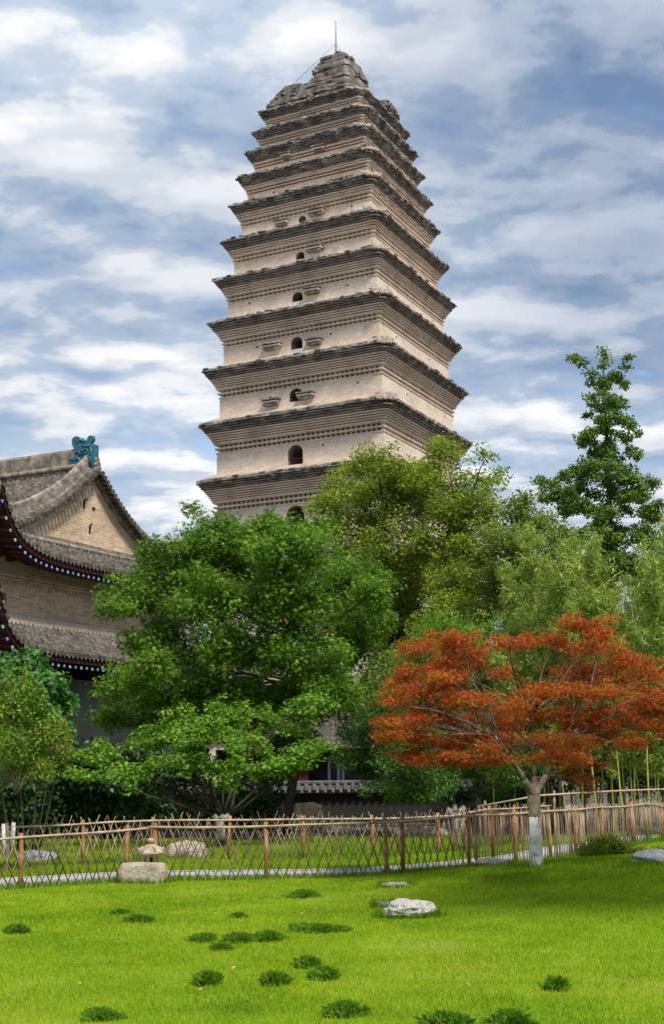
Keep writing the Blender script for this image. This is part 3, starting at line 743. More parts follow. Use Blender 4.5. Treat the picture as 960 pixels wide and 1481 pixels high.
    mb = MB(); mb.box((-14, ya1 - .05, 7.62), (xw1 + .05, yb1 + .05, 7.69)); mb.box((-14, ya1 - .10, 7.72), (xw1 + .10, yb1 + .10, 7.79))
    y = ya1
    while y < yb1: mb.box((xw1, y, 7.50), (xw1 + .06, y + .09, 7.60)); y += .18
    mb.build('cornice', MT['hbrick'], root)
    # gable
    prof = [(0, 12.05), (.5, 11.60), (1.05, 11.12), (1.68, 10.66), (2.4, 10.22), (3.1, 9.86), (3.85, 9.55), (4.6, 9.32)]
    def gp(d):
        d = abs(d)
        for (a, za), (b, zb) in zip(prof[:-1], prof[1:]):
            if d <= b: return za + (zb - za) * (d - a) / (b - a)
        return prof[-1][1] - (d - 4.6) * .3
    gx = .0
    ds = np.linspace(-3.55, 3.7, 41)
    mb = MB(); mb.prism([(d, gp(d) - .10) for d in ds] + [(3.7, 8.6), (-3.55, 8.6)], 0, gx - .3, gx)
    mb.build('gable_wall', MT['hbrick'], root)
    mb = MB()                                                    # two small iron cramps with holes
    for (yy, zz) in ((-.35, 10.75), (0.0, 9.95)):
        mb.box((gx, yy - .035, zz - .15), (gx + .03, yy + .035, zz + .12)); mb.tube([(gx + .02, yy, zz + .1), (gx + .08, yy + .05, zz + .2)], .03, 5)
    mb.box((gx, .12, 10.63), (gx + .008, .28, 10.75)); mb.build('wall_cramp', MT['dark'], root, fix=False)
    # moulding ledge below the gable
    mb = MB()
    for (z, ex, h_) in ((8.95, .42, .10), (9.07, .30, .16), (9.25, .16, .10)):
        mb.box((-.5, -4.2, z), (gx + ex, 4.3, z + h_))
    mb.tube([(gx + .40, -4.3, 9.08), (gx + .40, 4.4, 9.08)], .085, 8)
    mb.build('moulding', MT['ridge'], root)
    # main slopes (front faces the camera's left)
    for sgn in (-1, 1):
        def sl(u, v, sgn=sgn):
            d = 4.7 * (1 - v); return (-14 + (gx + .28 + 14) * u, sgn * d, gp(d) + .05)
        tile_patch(sl, 0, 14, .23, 14.3, 'upper_roof', root)
    # raking ridges on the gable edge + row of tile ends under them
    for sgn in (-1, 1):
        mb = MB(); dd = np.linspace(0.1, 3.95, 24)
        top = [(sgn * d, gp(d) + .52) for d in dd]; bot = [(sgn * d, gp(d) + .10) for d in dd]
        mb.prism(top + bot[::-1], 0, gx - .22, gx + .02)
        mb.tube([(gx - .10, sgn * d, gp(d) + .55) for d in dd], .085, 8)
        mb.prism([(sgn * d, gp(d) + .18) for d in dd] + [(sgn * d, gp(d) + .08) for d in dd][::-1], 0, gx - .25, gx + .10)
        mb.build('raking_ridge', MT['ridge'], root)
        mb = MB(); s = .1; L = 0; d = .15
        while d < 4.5:
            z = gp(d); mb.tube([(gx - .15, sgn * d, z + .05), (gx + .40, sgn * d, z - .02)], .085, 8); mb.tube([(gx + .40, sgn * d, z - .02), (gx + .43, sgn * d, z - .025)], .095, 8)
            d += .20 / math.hypot(1, (gp(d + .1) - gp(d)) / .1)
        mb.build('gable_edge_tiles', MT['tile'], root, fix=False)
        mb = MB(); dd = np.linspace(0, 4.3, 26)
        mb.prism([(sgn * d, gp(d) - .06) for d in dd] + [(sgn * d, gp(d) - .20) for d in dd][::-1], 0, gx, gx + .16)
        mb.build('barge_board', MT['ridge'], root)
    # hip ridges running down to the near corner
    for (nm, y0, xe, dpt, ze, zt, la, ll) in (('u', 29.35 - S0, -26.2 - T0, 1.25, 8.04, 9.2, 2.0, .85), ('l', 27.7 - S0, -24.7 - T0, 2.3, 4.88, 6.18, 1.75, .62)):
        mb = MB(); top = []
        for k in range(16):
            v = k / 15; d = v * dpt; z = (ze + la * math.exp(-d / ll)) * (1 - v) + zt * v
            top.append((xe - d + .3 * (1 - v), y0 + d - .3 * (1 - v), z + .22))
        mb.tube(top, .12, 8); mb.tube([(a, b, c - .14) for a, b, c in top], .16, 8); mb.build('hip_ridge', MT['ridge'], root, fix=False)
    # main ridge
    mb = MB(); mb.box((-14, -.14, 12.0), (gx - .55, .14, 12.72)); mb.tube([(-14, 0, 12.76), (gx - .5, 0, 12.76)], .13, 8)
    mb.tube([(-14, -.15, 12.20), (gx - .2, -.15, 12.20)], .10, 8); mb.tube([(-14, .15, 12.20), (gx - .2, .15, 12.20)], .10, 8)
    for k in range(3): mb.tube([(gx + .02 + .05 * k, 0, 12.38 - .17 * k), (gx + .30 + .04 * k, 0, 12.36 - .17 * k)], .11, 8)
    mb.build('main_ridge', MT['ridge'], root, fix=False)
    # glazed teal dragon-tail finial (outline in x-z, with relief)
    def P(px, py):  # zoomed outline, 1 unit = photo px
        X = 90 + px / 13.71; Y = 615 + py / 13.71; r = ray(X, Y); y_w = S0; k = y_w / (r[:2] @ B); p = r * k
        return float(p[:2] @ A) - T0, float(p[2] + EYE)
    main = [(225, 900), (240, 780), (250, 690), (310, 600), (300, 520), (255, 430), (236, 360), (245, 290), (285, 245), (335, 232), (385, 250), (410, 290), (405, 335), (380, 350), (430, 375), (450, 372), (600, 368), (670, 385), (672, 700), (668, 860), (520, 930)]
    o1 = [P(*q) for q in main]
    mb = MB(); mb.prism(o1, 1, -.15, .15)
    o2 = [P(*q) for q in [(495, 372), (515, 290), (545, 230), (585, 207), (625, 215), (632, 260), (628, 310), (590, 345), (585, 375)]]
    mb.prism(o2, 1, -.08, .08)
    for (a, b, r1, r2) in [(380, 310, 40, .06), (350, 300, 60, .05)]:
        c = P(a, b); mb.tube([(c[0], -.19, c[1]), (c[0], .19, c[1])], r2 + .02, 12)
    curls = [[(250, 700), (330, 660), (400, 690), (400, 760), (330, 780)], [(240, 790), (320, 770), (400, 800), (430, 870)], [(440, 700), (480, 640), (560, 620), (610, 680), (600, 760)], [(420, 540), (470, 520), (540, 480), (560, 540), (500, 580), (430, 600)], [(200, 700), (250, 690), (320, 720)], [(620, 420), (625, 560), (622, 700), (620, 840)], [(320, 570), (380, 540), (420, 580), (380, 620)], [(440, 420), (520, 435), (600, 415)], [(300, 830), (370, 850), (400, 900)]]
    for cv in curls:
        q = [P(*k) for k in cv]
        for sy in (-.15, .15): mb.tube([(x, sy, z) for x, z in q], .045, 6)
    mb.box((o1[0][0] - .05, -.17, o1[0][1] - .25), (P(672, 900)[0], .17, P(500, 905)[1]))
    mb.build('ridge_finial', MT['teal'], root)
    # grey cloth hung under the lower eave on the lower storey, with folds
    m_, n_ = 90, 24; P_ = np.zeros((m_, n_, 3))
    for i in range(m_):
        for j in range(n_):
            u, v = i / (m_ - 1), j / (n_ - 1); y = ya0 + 0.1 + (yb0 - ya0 - .2) * u
            sag = .09 * math.sin(u * 34 + v * 7) * (.3 + v) + .10 * math.sin(u * 13 - v * 9)
            P_[i, j] = (xw0 + .48 + sag, y, 4.62 - v * 2.9 - .12 * abs(math.sin(u * 12)) * v)
    o = grid_mesh('tarpaulin', P_, MT['tarp'], root)
    # columns of the lower storey
    for k in range(5):
        y = ya0 + .3 + k * (yb0 - ya0 - .6) / 4; mb = MB(); mb.tube([(xw0 + .05, y, 0), (xw0 + .05, y, 4.9)], .2, 12); mb.build('column', MT['redwood'], root, fix=False)
build_hall()

# ================================================================== low side building, garden wall, far buildings
def build_side():
    o_ = at(500, 1150, 46); o_[2] = 0
    root = empty('side_building', (o_[0], o_[1], 0), 'low grey tiled side building with a grey framed window glimpsed between the green trees', 'building', None, R(-4))
    mb = MB(); mb.box((-4.5, 0, 0), (5, 4.5, 2.4)); mb.build('wall', MT['plaster'] if 0 else MT['gwall'], root)
    def f(u, v): return (-5 + 10.5 * u, -.9 + 3.2 * v, 2.35 + 2.0 * v - .2 * math.sin(math.pi * v))
    tile_patch(f, 0, 12, .24, 10.5, 'roof', root)
    mb = MB(); mb.box((-5, 2.2, 4.3), (5.5, 2.5, 4.75)); mb.build('ridge', MT['ridge'], root)
    w = MB(); w.box((-.55, -.06, .75), (1.0, .0, 2.05), 1)
    for x in (-.6, -.28, -.12, .95): w.box((x, -.12, .7), (x + .09, -.055, 2.1), 0)
    w.box((-.6, -.125, 2.0), (1.05, -.05, 2.12), 0); w.box((-.6, -.125, .68), (1.05, -.05, .78), 0); w.box((-.12, -.122, 1.68), (.95, -.052, 1.76), 0)
    w.build('window', [MT['frame'], MT['glass']], root)
    mb = MB(); mb.box((-1.6, -.3, 0), (-1.25, 0, 2.3)); mb.build('column', MT['redwood'], root)
    mb = MB(); c = at(530, 1000, 53); mb.box((-1.4, -.2, 0), (1.0, .2, float(c[2]) + .35)); o = mb.build('brick_wall', MT['hbrick'], None, (c[0] + .2, 53, 0)); o.rotation_euler = (0, 0, R(-8))
    tag(o, 'patch of warm brick wall seen behind the low grey tiled roof', 'wall')
build_side()
def build_gwall():
    root = empty('garden_wall', (-2, 41.5, 0), 'dark brick garden wall with grey tile coping behind the standing boulder', 'wall')
    mb = MB(); mb.box((-11, -.15, 0), (9, .15, .95)); mb.build('wall_body', MT['gwall'], root)
    mb = MB(); mb.box((-11, -.24, .95), (9, .24, 1.0)); x = -10.9
    mb.prism([(-.33, .99), (.33, .99), (0, 1.22)], 0, -11, 9)
    while x < 9:
        mb.tube([(x, -.40, 1.02), (x, 0, 1.24)], .075, 8); x += .24
    mb.tube([(-11, 0, 1.28), (9, 0, 1.28)], .07, 8)
    mb.build('coping', MT['coping'], root)
build_gwall()
def far_building(px0, px1, pytop, D, label, floors):
    a = at(px0, pytop, D); b = at(px1, pytop, D); W = b[0] - a[0]; H = a[2]
    root = empty('apartment_block', ((a[0] + b[0]) / 2, D, 0), label, 'building', None, R(-5))
    mb = MB(); mb.box((-W / 2, 0, 0), (W / 2, 10, H)); mb.box((-W / 2 - .3, -.3, H), (W / 2 + .3, 10.3, H + .5)); wo_ = mb.build('wall', MT['plaster'], root)
    for k in range(floors):
        z = H - 2.6 - k * 3
        nx = max(1, int(W / 3.2))
        for j in range(nx):
            x = -W / 2 + (j + .5) * W / nx; m = MB(); m.box((x - .7, -.05, z), (x + .7, .05, z + 1.5), 1); m.box((x - .8, -.09, z - .1), (x + .8, -.04, z), 0); m.box((x - .03, -.09, z), (x + .03, -.04, z + 1.5), 0)
            m.build('window', [MT['frame'], MT['glass']], root)
far_building(775, 990, 812, 125, 'cream apartment block half hidden behind the tall ginkgo and the bamboo', 3)
far_building(212, 262, 786, 150, 'small distant grey flat roof peeking between the hall gable and the maple crown', 2)

# ================================================================== FENCES
def stick(mb, p0, p1, r, rg):
    p0, p1 = Vector(p0), Vector(p1); m = p0.lerp(p1, .5) + Vector((rg.uniform(-.012, .012), rg.uniform(-.012, .012), 0))
    mb.tube([p0, m, p1], [r, r * .95, r * .8], 5)
def gpt(p, z): return (float(p[0]), float(p[1]), gz(p[0], p[1]) + z)
def fence(label, poly, hts, mode, posts, seed, spacing=.16, rails=1, lower=False):
    """poly list of 2D points, hts rail height per point, mode diag/upright"""
    rg = random.Random(seed); o0 = poly[0]
    root = empty('bamboo_fence', (float(o0[0]), float(o0[1]), gz(*o0)), label, 'fence')
    org = Vector(root.location)
    seg = [np.linalg.norm(b - a) for a, b in zip(poly[:-1], poly[1:])]; cum = np.concatenate([[0], np.cumsum(seg)]); L = cum[-1]
    def P(s):
        s = min(max(s, 0), L); i = min(int(np.searchsorted(cum, s, 'right') - 1), len(seg) - 1); t = (s - cum[i]) / seg[i]
        return poly[i] + (poly[i + 1] - poly[i]) * t, hts[i] + (hts[i + 1] - hts[i]) * t
    mb = MB(); s = 0
    while s < L:
        p, h = P(s); top = h + rg.uniform(.03, .12)
        t, _ = P(min(L, s + .05)); dirn = (t - p); nn = np.linalg.norm(dirn); dirn = dirn / nn if nn > 0 else np.array([1, 0]); nv = np.array([-dirn[1], dirn[0]])
        if mode(s / L) == 'diag':
            w = .34 * (1 + rg.uniform(-.15, .15))
            for sg in (1, -1):
                a, _ = P(s - sg * w / 2); b, h2 = P(s + sg * w / 2 + rg.uniform(-.03, .03))
                if s + w / 2 > L or s - w / 2 < 0: b = a + (b - a) * .5
                off = nv * (.012 * sg)
                stick(mb, Vector(gpt(a + off, -.03)) - org, Vector(gpt(b + off, top + rg.uniform(-.07, .06))) - org, rg.uniform(.007, .0115), rg)
            s += spacing * rg.uniform(.85, 1.15)
        else:
            for _ in range(1):
                a = p; b = p + dirn * rg.uniform(-.05, .05) + nv * rg.uniform(-.02, .02)
                stick(mb, Vector(gpt(a, -.03)) - org, Vector(gpt(b, top)) - org, rg.uniform(.007, .012), rg)
            s += spacing * .56 * rg.uniform(.65, 1.4)
    mb.build('lattice', MT['stick'], root, fix=False)
    def rail(k):
        mb = MB(); pts, rad = [], []; n = int(L / .3) + 2
        for i in range(n):
            p, h = P(L * i / (n - 1)); nv = offset([P(max(0, L * i / (n - 1) - .1))[0], P(min(L, L * i / (n - 1) + .1))[0]], 1)
            q = Vector(gpt(p, h * k + .006 * math.sin(i * .6 + seed))) - org; q.y -= .028
            pts.append(q); rad.append(.019 * (1 + .15 * math.sin(i * 2.4)) )
        mb.tube(pts, rad, 8); mb.build('rail', MT['cane'], root, fix=False)
    rail(1.0)
    if lower: rail(.45)
    for ps in posts:
        p, h = P(ps * L); mb = MB(); r = rg.uniform(.028, .038)
        q = Vector(gpt(p, 0)) - org
        mb.tube([q - Vector((0, 0, .1)), q + Vector((rg.uniform(-.02, .02), 0, h * .5)), q + Vector((rg.uniform(-.02, .02), 0, h + .07))], [r * 1.05, r, r * .93], 9)
        mb.build('post', MT['post'], root, fix=False)
    return root
HX = lambda *a: list(a)
fence('left run of the front lattice fence, sloping down to the frame edge before the path', FRONT[:2], [.60, .80], lambda t: 'diag', [.42, .60, .93], 1, .15)
fence('middle run of the front lattice fence, behind the stone lantern', FRONT[1:], [.81, .80, .80, .83], lambda t: 'diag', [.02, .33, .66, .72, .97], 2, .155)
fence('dense upright stick fence curving away to the right behind the red maple', FRIGHT, [.84, .86, .84, .82, .66], lambda t: 'up', [.05, .12, .24, .36, .55, .75, .92], 3, .13)
BACK = pts2((-7.5, 22.4), (-4.2, 24.8), (-1.0, 25.2), (2.3, 26.6))
BACKR = pts2((2.3, 26.6), (3.2, 28.2), (5.0, 31.2))
fence('long rear lattice fence across the grass beyond the path', BACK, [.70, .76, .76, .74], lambda t: 'diag', [.12, .33, .45, .58, .71, .84, .97], 4, .17)
fence('rear upright stick fence between the small whitewashed tree and the bamboo', BACKR, [.74, .80, .80], lambda t: 'up', [.1, .35, .6, .85], 5, .15, lower=False)
def pole_barrier():
    root = empty('pole_barrier', (4.8, 31.5, 0), 'long thin horizontal bamboo pole on stakes in front of the bamboo grove', 'barrier')
    o = Vector(root.location); mb = MB()
    pts = [at(690, 1167, 31), at(780, 1151, 31), at(865, 1146, 31), at(900, 1144, 31), at(1010, 1140, 31)]
    mb.tube([Vector(p) - o for p in pts], [.02, .024, .026, .02, .018], 7); mb.build('rail', MT['cane'], root, fix=False)
    for px, py in ((700, 1165), (800, 1150), (905, 1144), (985, 1141)):
        p = Vector(at(px, py, 31.04)) - o; mb = MB(); mb.tube([(p.x, p.y, -.05), (p.x + .02, p.y, p.z + .1)], .03, 7); mb.build('post', MT['stick'], root, fix=False)
pole_barrier()

# ================================================================== ROCKS AND LANTERN
def rock(label, base, size, mat, seed, rz=0, rough=.22, sub=4, sink=.15, boxy=.0, name='rock', pits=0):
    bm = bmesh.new(); bmesh.ops.create_icosphere(bm, subdivisions=sub, radius=1)
    for v in bm.verts:
        p = v.co.copy()
        if boxy:
            q = max(abs(p.x), abs(p.y), abs(p.z)); p = p.lerp(p / q * .86, boxy)
        n_ = noise.noise(p * 1.1 + Vector((seed, 0, 0))) * rough + noise.noise(p * 2.6 + Vector((0, seed, 0))) * rough * .45 + noise.noise(p * 6 + Vector((0, 0, seed))) * rough * .16
        if pits:
            c = noise.noise(p * 7 + Vector((seed, seed, 0))); n_ -= pits * max(0, c) ** 1.0
        p = p * (1 + n_); v.co = Vector((p.x * size[0] / 2, p.y * size[1] / 2, (p.z + 1) * size[2] / 2 - sink * size[2]))
    me = bpy.data.meshes.new(name); bm.to_mesh(me); bm.free(); me.materials.append(mat)
    for f in me.polygons: f.use_smooth = True
    o = link(name, me, None, base); o.rotation_euler = (0, 0, rz); return tag(o, label, 'rock')
def prock(label, px, py, w, h, mat, seed, dep=.7, **k):
    g = ground(px, py); s = g.y / F; W = w * s; H = h * s * 1.25
    g.y += W * dep * .4; g.z = gz(g.x, g.y)
    return rock(label, g, (W, W * dep, H), mat, seed, **k)
prock('long flat-topped warm granite boulder in front of the stone lantern', 204, 1279, 74, 29, MT['rock_warm'], 4.2, .55, boxy=.65, rough=.12, sink=.16)
prock('pale pitted limestone rock lying on the mound slope', 592, 1329, 72, 23, MT['rock_white'], 9.1, .7, rough=.25, pits=.22, sub=5)
prock('small grey stone beside the pitted limestone rock', 553, 1314, 26, 8, MT['rock_grey'], 2.4, .7, boxy=.3)
prock('thin flat white stone set in the lawn before the fence', 573, 1284, 40, 5.5, MT['rock_white'], 7.7, .9, boxy=.3)
prock('low pale rock against the fence left of the red maple', 710, 1255, 48, 13, MT['rock_white'], 1.9, .6, rough=.25)
prock('smooth blue grey rock at the right edge of the mound', 952, 1250, 74, 17, MT['rock_grey'], 5.5, .6, rough=.3)
prock('rounded pale boulder on the grass behind the lattice fence', 268, 1245, 62, 25, MT['rock_warm'], 3.3, .7, boxy=.3, rough=.15)
prock('tall upright mossy boulder before the dark garden wall', 446, 1206, 50, 42, MT['rock_dark'], 6.6, .6, boxy=.35, rough=.2)
prock('long low stone ledge behind the fence below the whitewashed tree', 622, 1212, 95, 14, MT['rock_warm'], 8.2, .5, boxy=.4)
prock('half hidden grey stone behind the left fence', 48, 1250, 60, 17, MT['rock_grey'], 8.8, .6, boxy=.3)

def build_lantern():
    p = ground(218, 1273); D = 21.05; q_ = at(218, 1213, D); p = Vector((q_[0], D, gz(q_[0], D)))
    root = empty('stone_lantern', (p.x, p.y, gz(p.x, p.y)), 'small carved sandstone lantern standing behind the flat-topped boulder', 'lantern')
    s = D / F; zt = float(at(218, 1213, D)[2]) - root.location.z; k = zt / .52
    mb = MB(); mb.lathe([(.0, -.05), (.17, -.05), (.17, .03), (.15, .05), (.13, .055), (.13, .14), (.15, .15), (.15, .19), (0, .19)], 8, smooth=False); mb.build('base', MT['lantern'], root).scale = (.72 * k, .72 * k, k)
    mb = MB()
    for a in range(6):
        an = a * math.pi / 3 + .3; mb.rbox((.105 * math.cos(an), .105 * math.sin(an), .25), (.045, .055, .13), an)
    mb.lathe([(.0, .19), (.135, .19), (.135, .205), (0, .205)], 12, smooth=False); mb.lathe([(0, .30), (.13, .30), (.14, .325), (0, .325)], 12, smooth=False)
    mb.lathe([(.055, .2), (.055, .31)], 8, mi=1); mb.build('fire_box', [MT['lantern'], MT['dark']], root).scale = (.72 * k, .72 * k, k)  # dark core stands for the shaded hollow between the pillars
    mb = MB(); mb.lathe([(0, .325), (.16, .325), (.205, .335), (.215, .355), (.19, .375), (.15, .40), (.10, .435), (.05, .452), (0, .455)], 36, wob=lambda a, r, z: 1 + (.09 * max(0, math.cos(6 * a)) if r > .15 else .02 * math.cos(6 * a)))
    for a in range(6):
        an = a * math.pi / 3; mb.tube([(.12 * math.cos(an), .12 * math.sin(an), .42), (.19 * math.cos(an), .19 * math.sin(an), .385), (.225 * math.cos(an), .225 * math.sin(an), .40)], [.018, .022, .026], 7)
    mb.build('roof', MT['lantern'], root, fix=False).scale = (.72 * k, .72 * k, k)
    mb = MB(); mb.lathe([(0, .45), (.03, .452), (.028, .462), (.058, .475), (.066, .495), (.055, .515), (0, .525)], 16); mb.build('finial', MT['lantern'], root, fix=False).scale = (.72 * k, .72 * k, k)
build_lantern()

# ================================================================== TREES
def P3(px, py, D): return tuple(float(a) for a in at(px, py, D))
def gbase(px, D):
    p = at(px, 1150, D); return (float(p[0]), float(p[1]), gz(p[0], p[1]))
# big green maple in the middle
b0 = gbase(412, 34)
tree('maple_tree', 'large spreading green maple between the hall and the pagoda, filling the centre', 'tree', b0,
     [b0, P3(420, 1150, 34), P3(432, 1080, 34), P3(441, 990, 34), P3(445, 930, 34)], [.13, .12, .12, .11, .09],
     [(345, 800, 60, 50), (285, 790, 45, 38), (250, 828, 62, 42), (420, 800, 70, 45), (500, 838, 62, 45), (200, 862, 50, 28), (300, 865, 70, 45, -1.5), (400, 870, 75, 45, -2), (510, 905, 55, 40),
      (235, 915, 50, 32), (330, 935, 70, 38, -1.8), (430, 945, 70, 40, -2), (375, 765, 60, 25), (310, 765, 35, 22), (455, 770, 45, 22), (185, 990, 42, 25), (235, 1000, 55, 35), (535, 860, 26, 30),
      (290, 1000, 60, 35, -1), (480, 1000, 50, 30), (165, 880, 22, 14), (195, 930, 32, 20), (215, 960, 40, 22), (375, 1010, 60, 30, 1), (340, 850, 60, 40, 2), (450, 880, 60, 40, 2), (160, 1040, 30, 20), (275, 735, 8, 14), (225, 800, 25, 20), (500, 950, 45, 32), (265, 955, 50, 32, 1), (290, 985, 50, 28, 1.5), (240, 1045, 45, 28, 2), (195, 1030, 40, 22, 1), (350, 1005, 50, 30, -1), (400, 1035, 50, 28, .5), (470, 985, 45, 28), (300, 1045, 50, 25, 1), (540, 905, 30, 30), (430, 1010, 60, 30), (520, 1010, 35, 25, 1.5), (330, 1040, 60, 28, 1.5), (420, 1065, 60, 30, 2)],
     34, MT['l_maple'], MT['bark2'], leaf=.12, per=50, shape='star', dens=.030, rclump=.30, flat=.75, up=.7, depth=1.0, shell=.30, dspread=1.0, seed=11, twigs=.4,
     forks=[P3(436, 1080, 34), P3(438, 1040, 34), P3(441, 990, 34), P3(445, 930, 34)])
# low bright tree in front with limewashed fork
b1 = gbase(319, 29.5)
tree('peach_tree', 'low wide bright green tree with whitewashed fork just behind the lattice fence', 'tree', b1,
     [b1, P3(319, 1196, 29.5), P3(318, 1183, 29.5)], [.10, .095, .085],
     [(145, 1092, 45, 20), (190, 1122, 40, 16), (265, 1098, 48, 26), (258, 1045, 40, 24), (330, 1110, 40, 20), (395, 1045, 55, 30), (445, 1085, 42, 22), (395, 1110, 45, 20), (300, 1065, 45, 26), (120, 1120, 22, 12),
      (335, 1030, 40, 22), (215, 1070, 35, 18), (440, 1020, 30, 18), (360, 1075, 40, 16)],
     29.5, MT['l_peach'], MT['bark2'], leaf=.10, per=44, shape='oval', dens=.024, rclump=.24, flat=.5, up=.8, depth=1.2, shell=.35, dspread=1.0, seed=12, twigs=.6, fork_r=.6,
     white=[([P3(319, 1216, 29.5), P3(319, 1197, 29.5), P3(318, 1186, 29.5)], [.12, .10, .098]), ([P3(318, 1190, 29.5), P3(308, 1179, 29.45)], [.07, .055]), ([P3(318, 1190, 29.5), P3(331, 1179, 29.45)], [.07, .05]), ([P3(318, 1190, 29.5), P3(322, 1178, 29.6)], [.06, .045])],
     forks=[P3(309, 1178, 29.5), P3(331, 1178, 29.5), P3(322, 1178, 29.6)])
# red japanese maple
mb_ = ground(775, 1256); DM = mb_.y
def redtint(pos, idx, base):
    x = (pos[:, 0] - mb_.x) / 2.2; z = (pos[:, 2] - 2.2) / 1.4
    t = .62 - .22 * x - .16 * np.clip(z, -1, 1) + (base[idx] - .5) * .5 + rng.normal(size=len(pos)) * .14
    t = np.where(rng.random(len(pos)) < .25, t - .42, t)
    return np.clip(t, 0, 1)
redl = [(833, 903, 42, 9), (870, 918, 30, 8), (735, 928, 48, 10), (650, 922, 55, 11), (600, 935, 45, 9), (680, 945, 55, 10), (640, 965, 65, 11), (845, 935, 60, 11), (800, 925, 35, 9), (900, 955, 55, 11), (930, 975, 45, 12), (575, 985, 32, 8), (610, 1000, 60, 11),
        (680, 1010, 60, 11), (850, 970, 60, 12), (790, 1000, 50, 10), (870, 1000, 70, 12), (945, 1015, 55, 13), (620, 1035, 65, 11), (700, 1035, 60, 11), (770, 1035, 65, 11), (840, 1035, 60, 11), (915, 1045, 60, 11), (600, 1065, 50, 9), (660, 1070, 60, 10),
        (740, 1065, 60, 10), (820, 1070, 55, 10), (885, 1065, 45, 9), (590, 1097, 40, 7), (650, 1098, 48, 8), (795, 1095, 50, 8), (840, 1105, 32, 8), (845, 1126, 22, 6), (855, 1142, 12, 5), (825, 1115, 24, 6), (565, 1050, 25, 7), (720, 975, 28, 7, 1.2), (970, 1000, 40, 14), (880, 895, 18, 5), (700, 1095, 35, 7)]
_rr = random.Random(8)
redl = [(a, b, c, d * 1.25) + tuple(e) for (a, b, c, d, *e) in redl]
for _ in range(46):                                        # smaller sprays filling the layers between
    x = _rr.uniform(560, 985); lo = 915 + 28 * abs((x - 830) / 130) if x > 560 else 940; hi = 1108 - 20 * abs((x - 760) / 200)
    y = _rr.uniform(max(lo, 915), hi)
    if 690 < x < 770 and 940 < y < 1000: continue
    redl.append((x, y, _rr.uniform(24, 42), _rr.uniform(7, 12), _rr.uniform(-1.6, 1.6)))
tree('red_maple', 'small japanese maple with layered orange red leaves and whitewashed trunk on the mound', 'tree', tuple(mb_),
     [tuple(mb_), P3(774, 1200, DM), P3(772, 1150, DM)], [.10, .082, .10],
     redl, DM, MT['l_red'], MT['barkred'], leaf=.062, per=30, shape='palm', dens=.054, rclump=.16, flat=.42, up=.9, depth=2.2, shell=.12, dspread=1.0, seed=21, twigs=.16, droop=.25, fork_r=.27, outward=.3,
     white=[([P3(775, 1262, DM), P3(775, 1252, DM), P3(774, 1220, DM), P3(773, 1182, DM)], [.125, .108, .094, .088])],
     forks=[P3(756, 1128, DM - .1), P3(790, 1122, DM + .1), P3(772, 1125, DM + .2), P3(735, 1095, DM - .3), P3(800, 1090, DM), P3(768, 1080, DM + .3), P3(715, 1065, DM), P3(825, 1060, DM - .2), P3(770, 1030, DM + .2)])
def maple_forks():
    r = [o for o in bpy.data.objects if o.name.startswith('red_maple')][0]; o = Vector(r.location); mb = MB()
    F_ = P3(772, 1152, DM)
    for a, b, d, r0, r1 in ((F_, P3(756, 1128, DM - .1), 0, .075, .055), (F_, P3(790, 1122, DM + .1), 0, .07, .05), (F_, P3(772, 1125, DM + .2), 0, .06, .045), (P3(756, 1128, DM - .1), P3(735, 1095, DM - .3), 0, .05, .035),
                         (P3(790, 1122, DM + .1), P3(800, 1090, DM), 0, .045, .03), (P3(772, 1125, DM + .2), P3(768, 1080, DM + .3), 0, .04, .03), (P3(735, 1095, DM - .3), P3(715, 1065, DM), 0, .033, .022), (P3(800, 1090, DM), P3(825, 1060, DM - .2), 0, .03, .02), (P3(768, 1080, DM + .3), P3(770, 1030, DM + .2), 0, .028, .018)):
        limb(mb, Vector(a) - o, Vector(b) - o, r0, r1, 0, 5)
    mb.build('limbs', MT['barkred'], r, fix=False)
maple_forks()
# evergreen with whitewashed trunk, behind the red maple
b2 = gbase(664, 33)
tree('evergreen_tree', 'glossy dark evergreen with crooked whitewashed trunk behind the red maple', 'tree', b2,
     [b2, P3(662, 1190, 33), P3(658, 1172, 33)], [.13, .12, .11],
     [(520, 1040, 42, 28), (545, 1075, 50, 26), (515, 1095, 30, 20), (590, 1105, 50, 25), (640, 1125, 45, 22), (700, 1125, 50, 22), (590, 1140, 40, 16), (500, 1065, 25, 20), (560, 1125, 40, 16), (640, 1100, 50, 26), (600, 1070, 45, 28), (760, 1110, 40, 26), (555, 1050, 40, 22), (560, 1142, 36, 12, -1), (610, 1148, 40, 12, -1), (535, 1108, 36, 18, 1), (700, 1145, 45, 12, 1), (650, 1142, 30, 12, 1.5), (500, 1100, 26, 16, 1.5), (590, 1120, 50, 20, 2), (620, 1070, 45, 30), (700, 1080, 50, 30), (550, 1020, 30, 18), (740, 1120, 40, 25), (530, 1120, 25, 16), (580, 1040, 40, 30, 1.5), (660, 1030, 50, 35, 1.5), (600, 980, 40, 25, 1.5)],
     33, MT['l_osm'], MT['bark'], leaf=.14, per=44, shape='long', dens=.024, rclump=.26, flat=.6, up=.7, depth=1.0, shell=.35, dspread=.7, seed=31, twigs=.5, fork_r=.5,
     white=[([P3(664, 1214, 33), P3(662, 1190, 33), P3(658, 1176, 33)], [.15, .13, .12]), ([P3(659, 1180, 33), P3(646, 1170, 33)], [.08, .06]), ([P3(659, 1180, 33), P3(672, 1167, 33)], [.08, .06]), ([P3(659, 1180, 33), P3(657, 1165, 33.1)], [.075, .06])],
     forks=[P3(645, 1169, 33), P3(673, 1166, 33), P3(657, 1164, 33.1), P3(625, 1150, 33), P3(695, 1145, 33)])
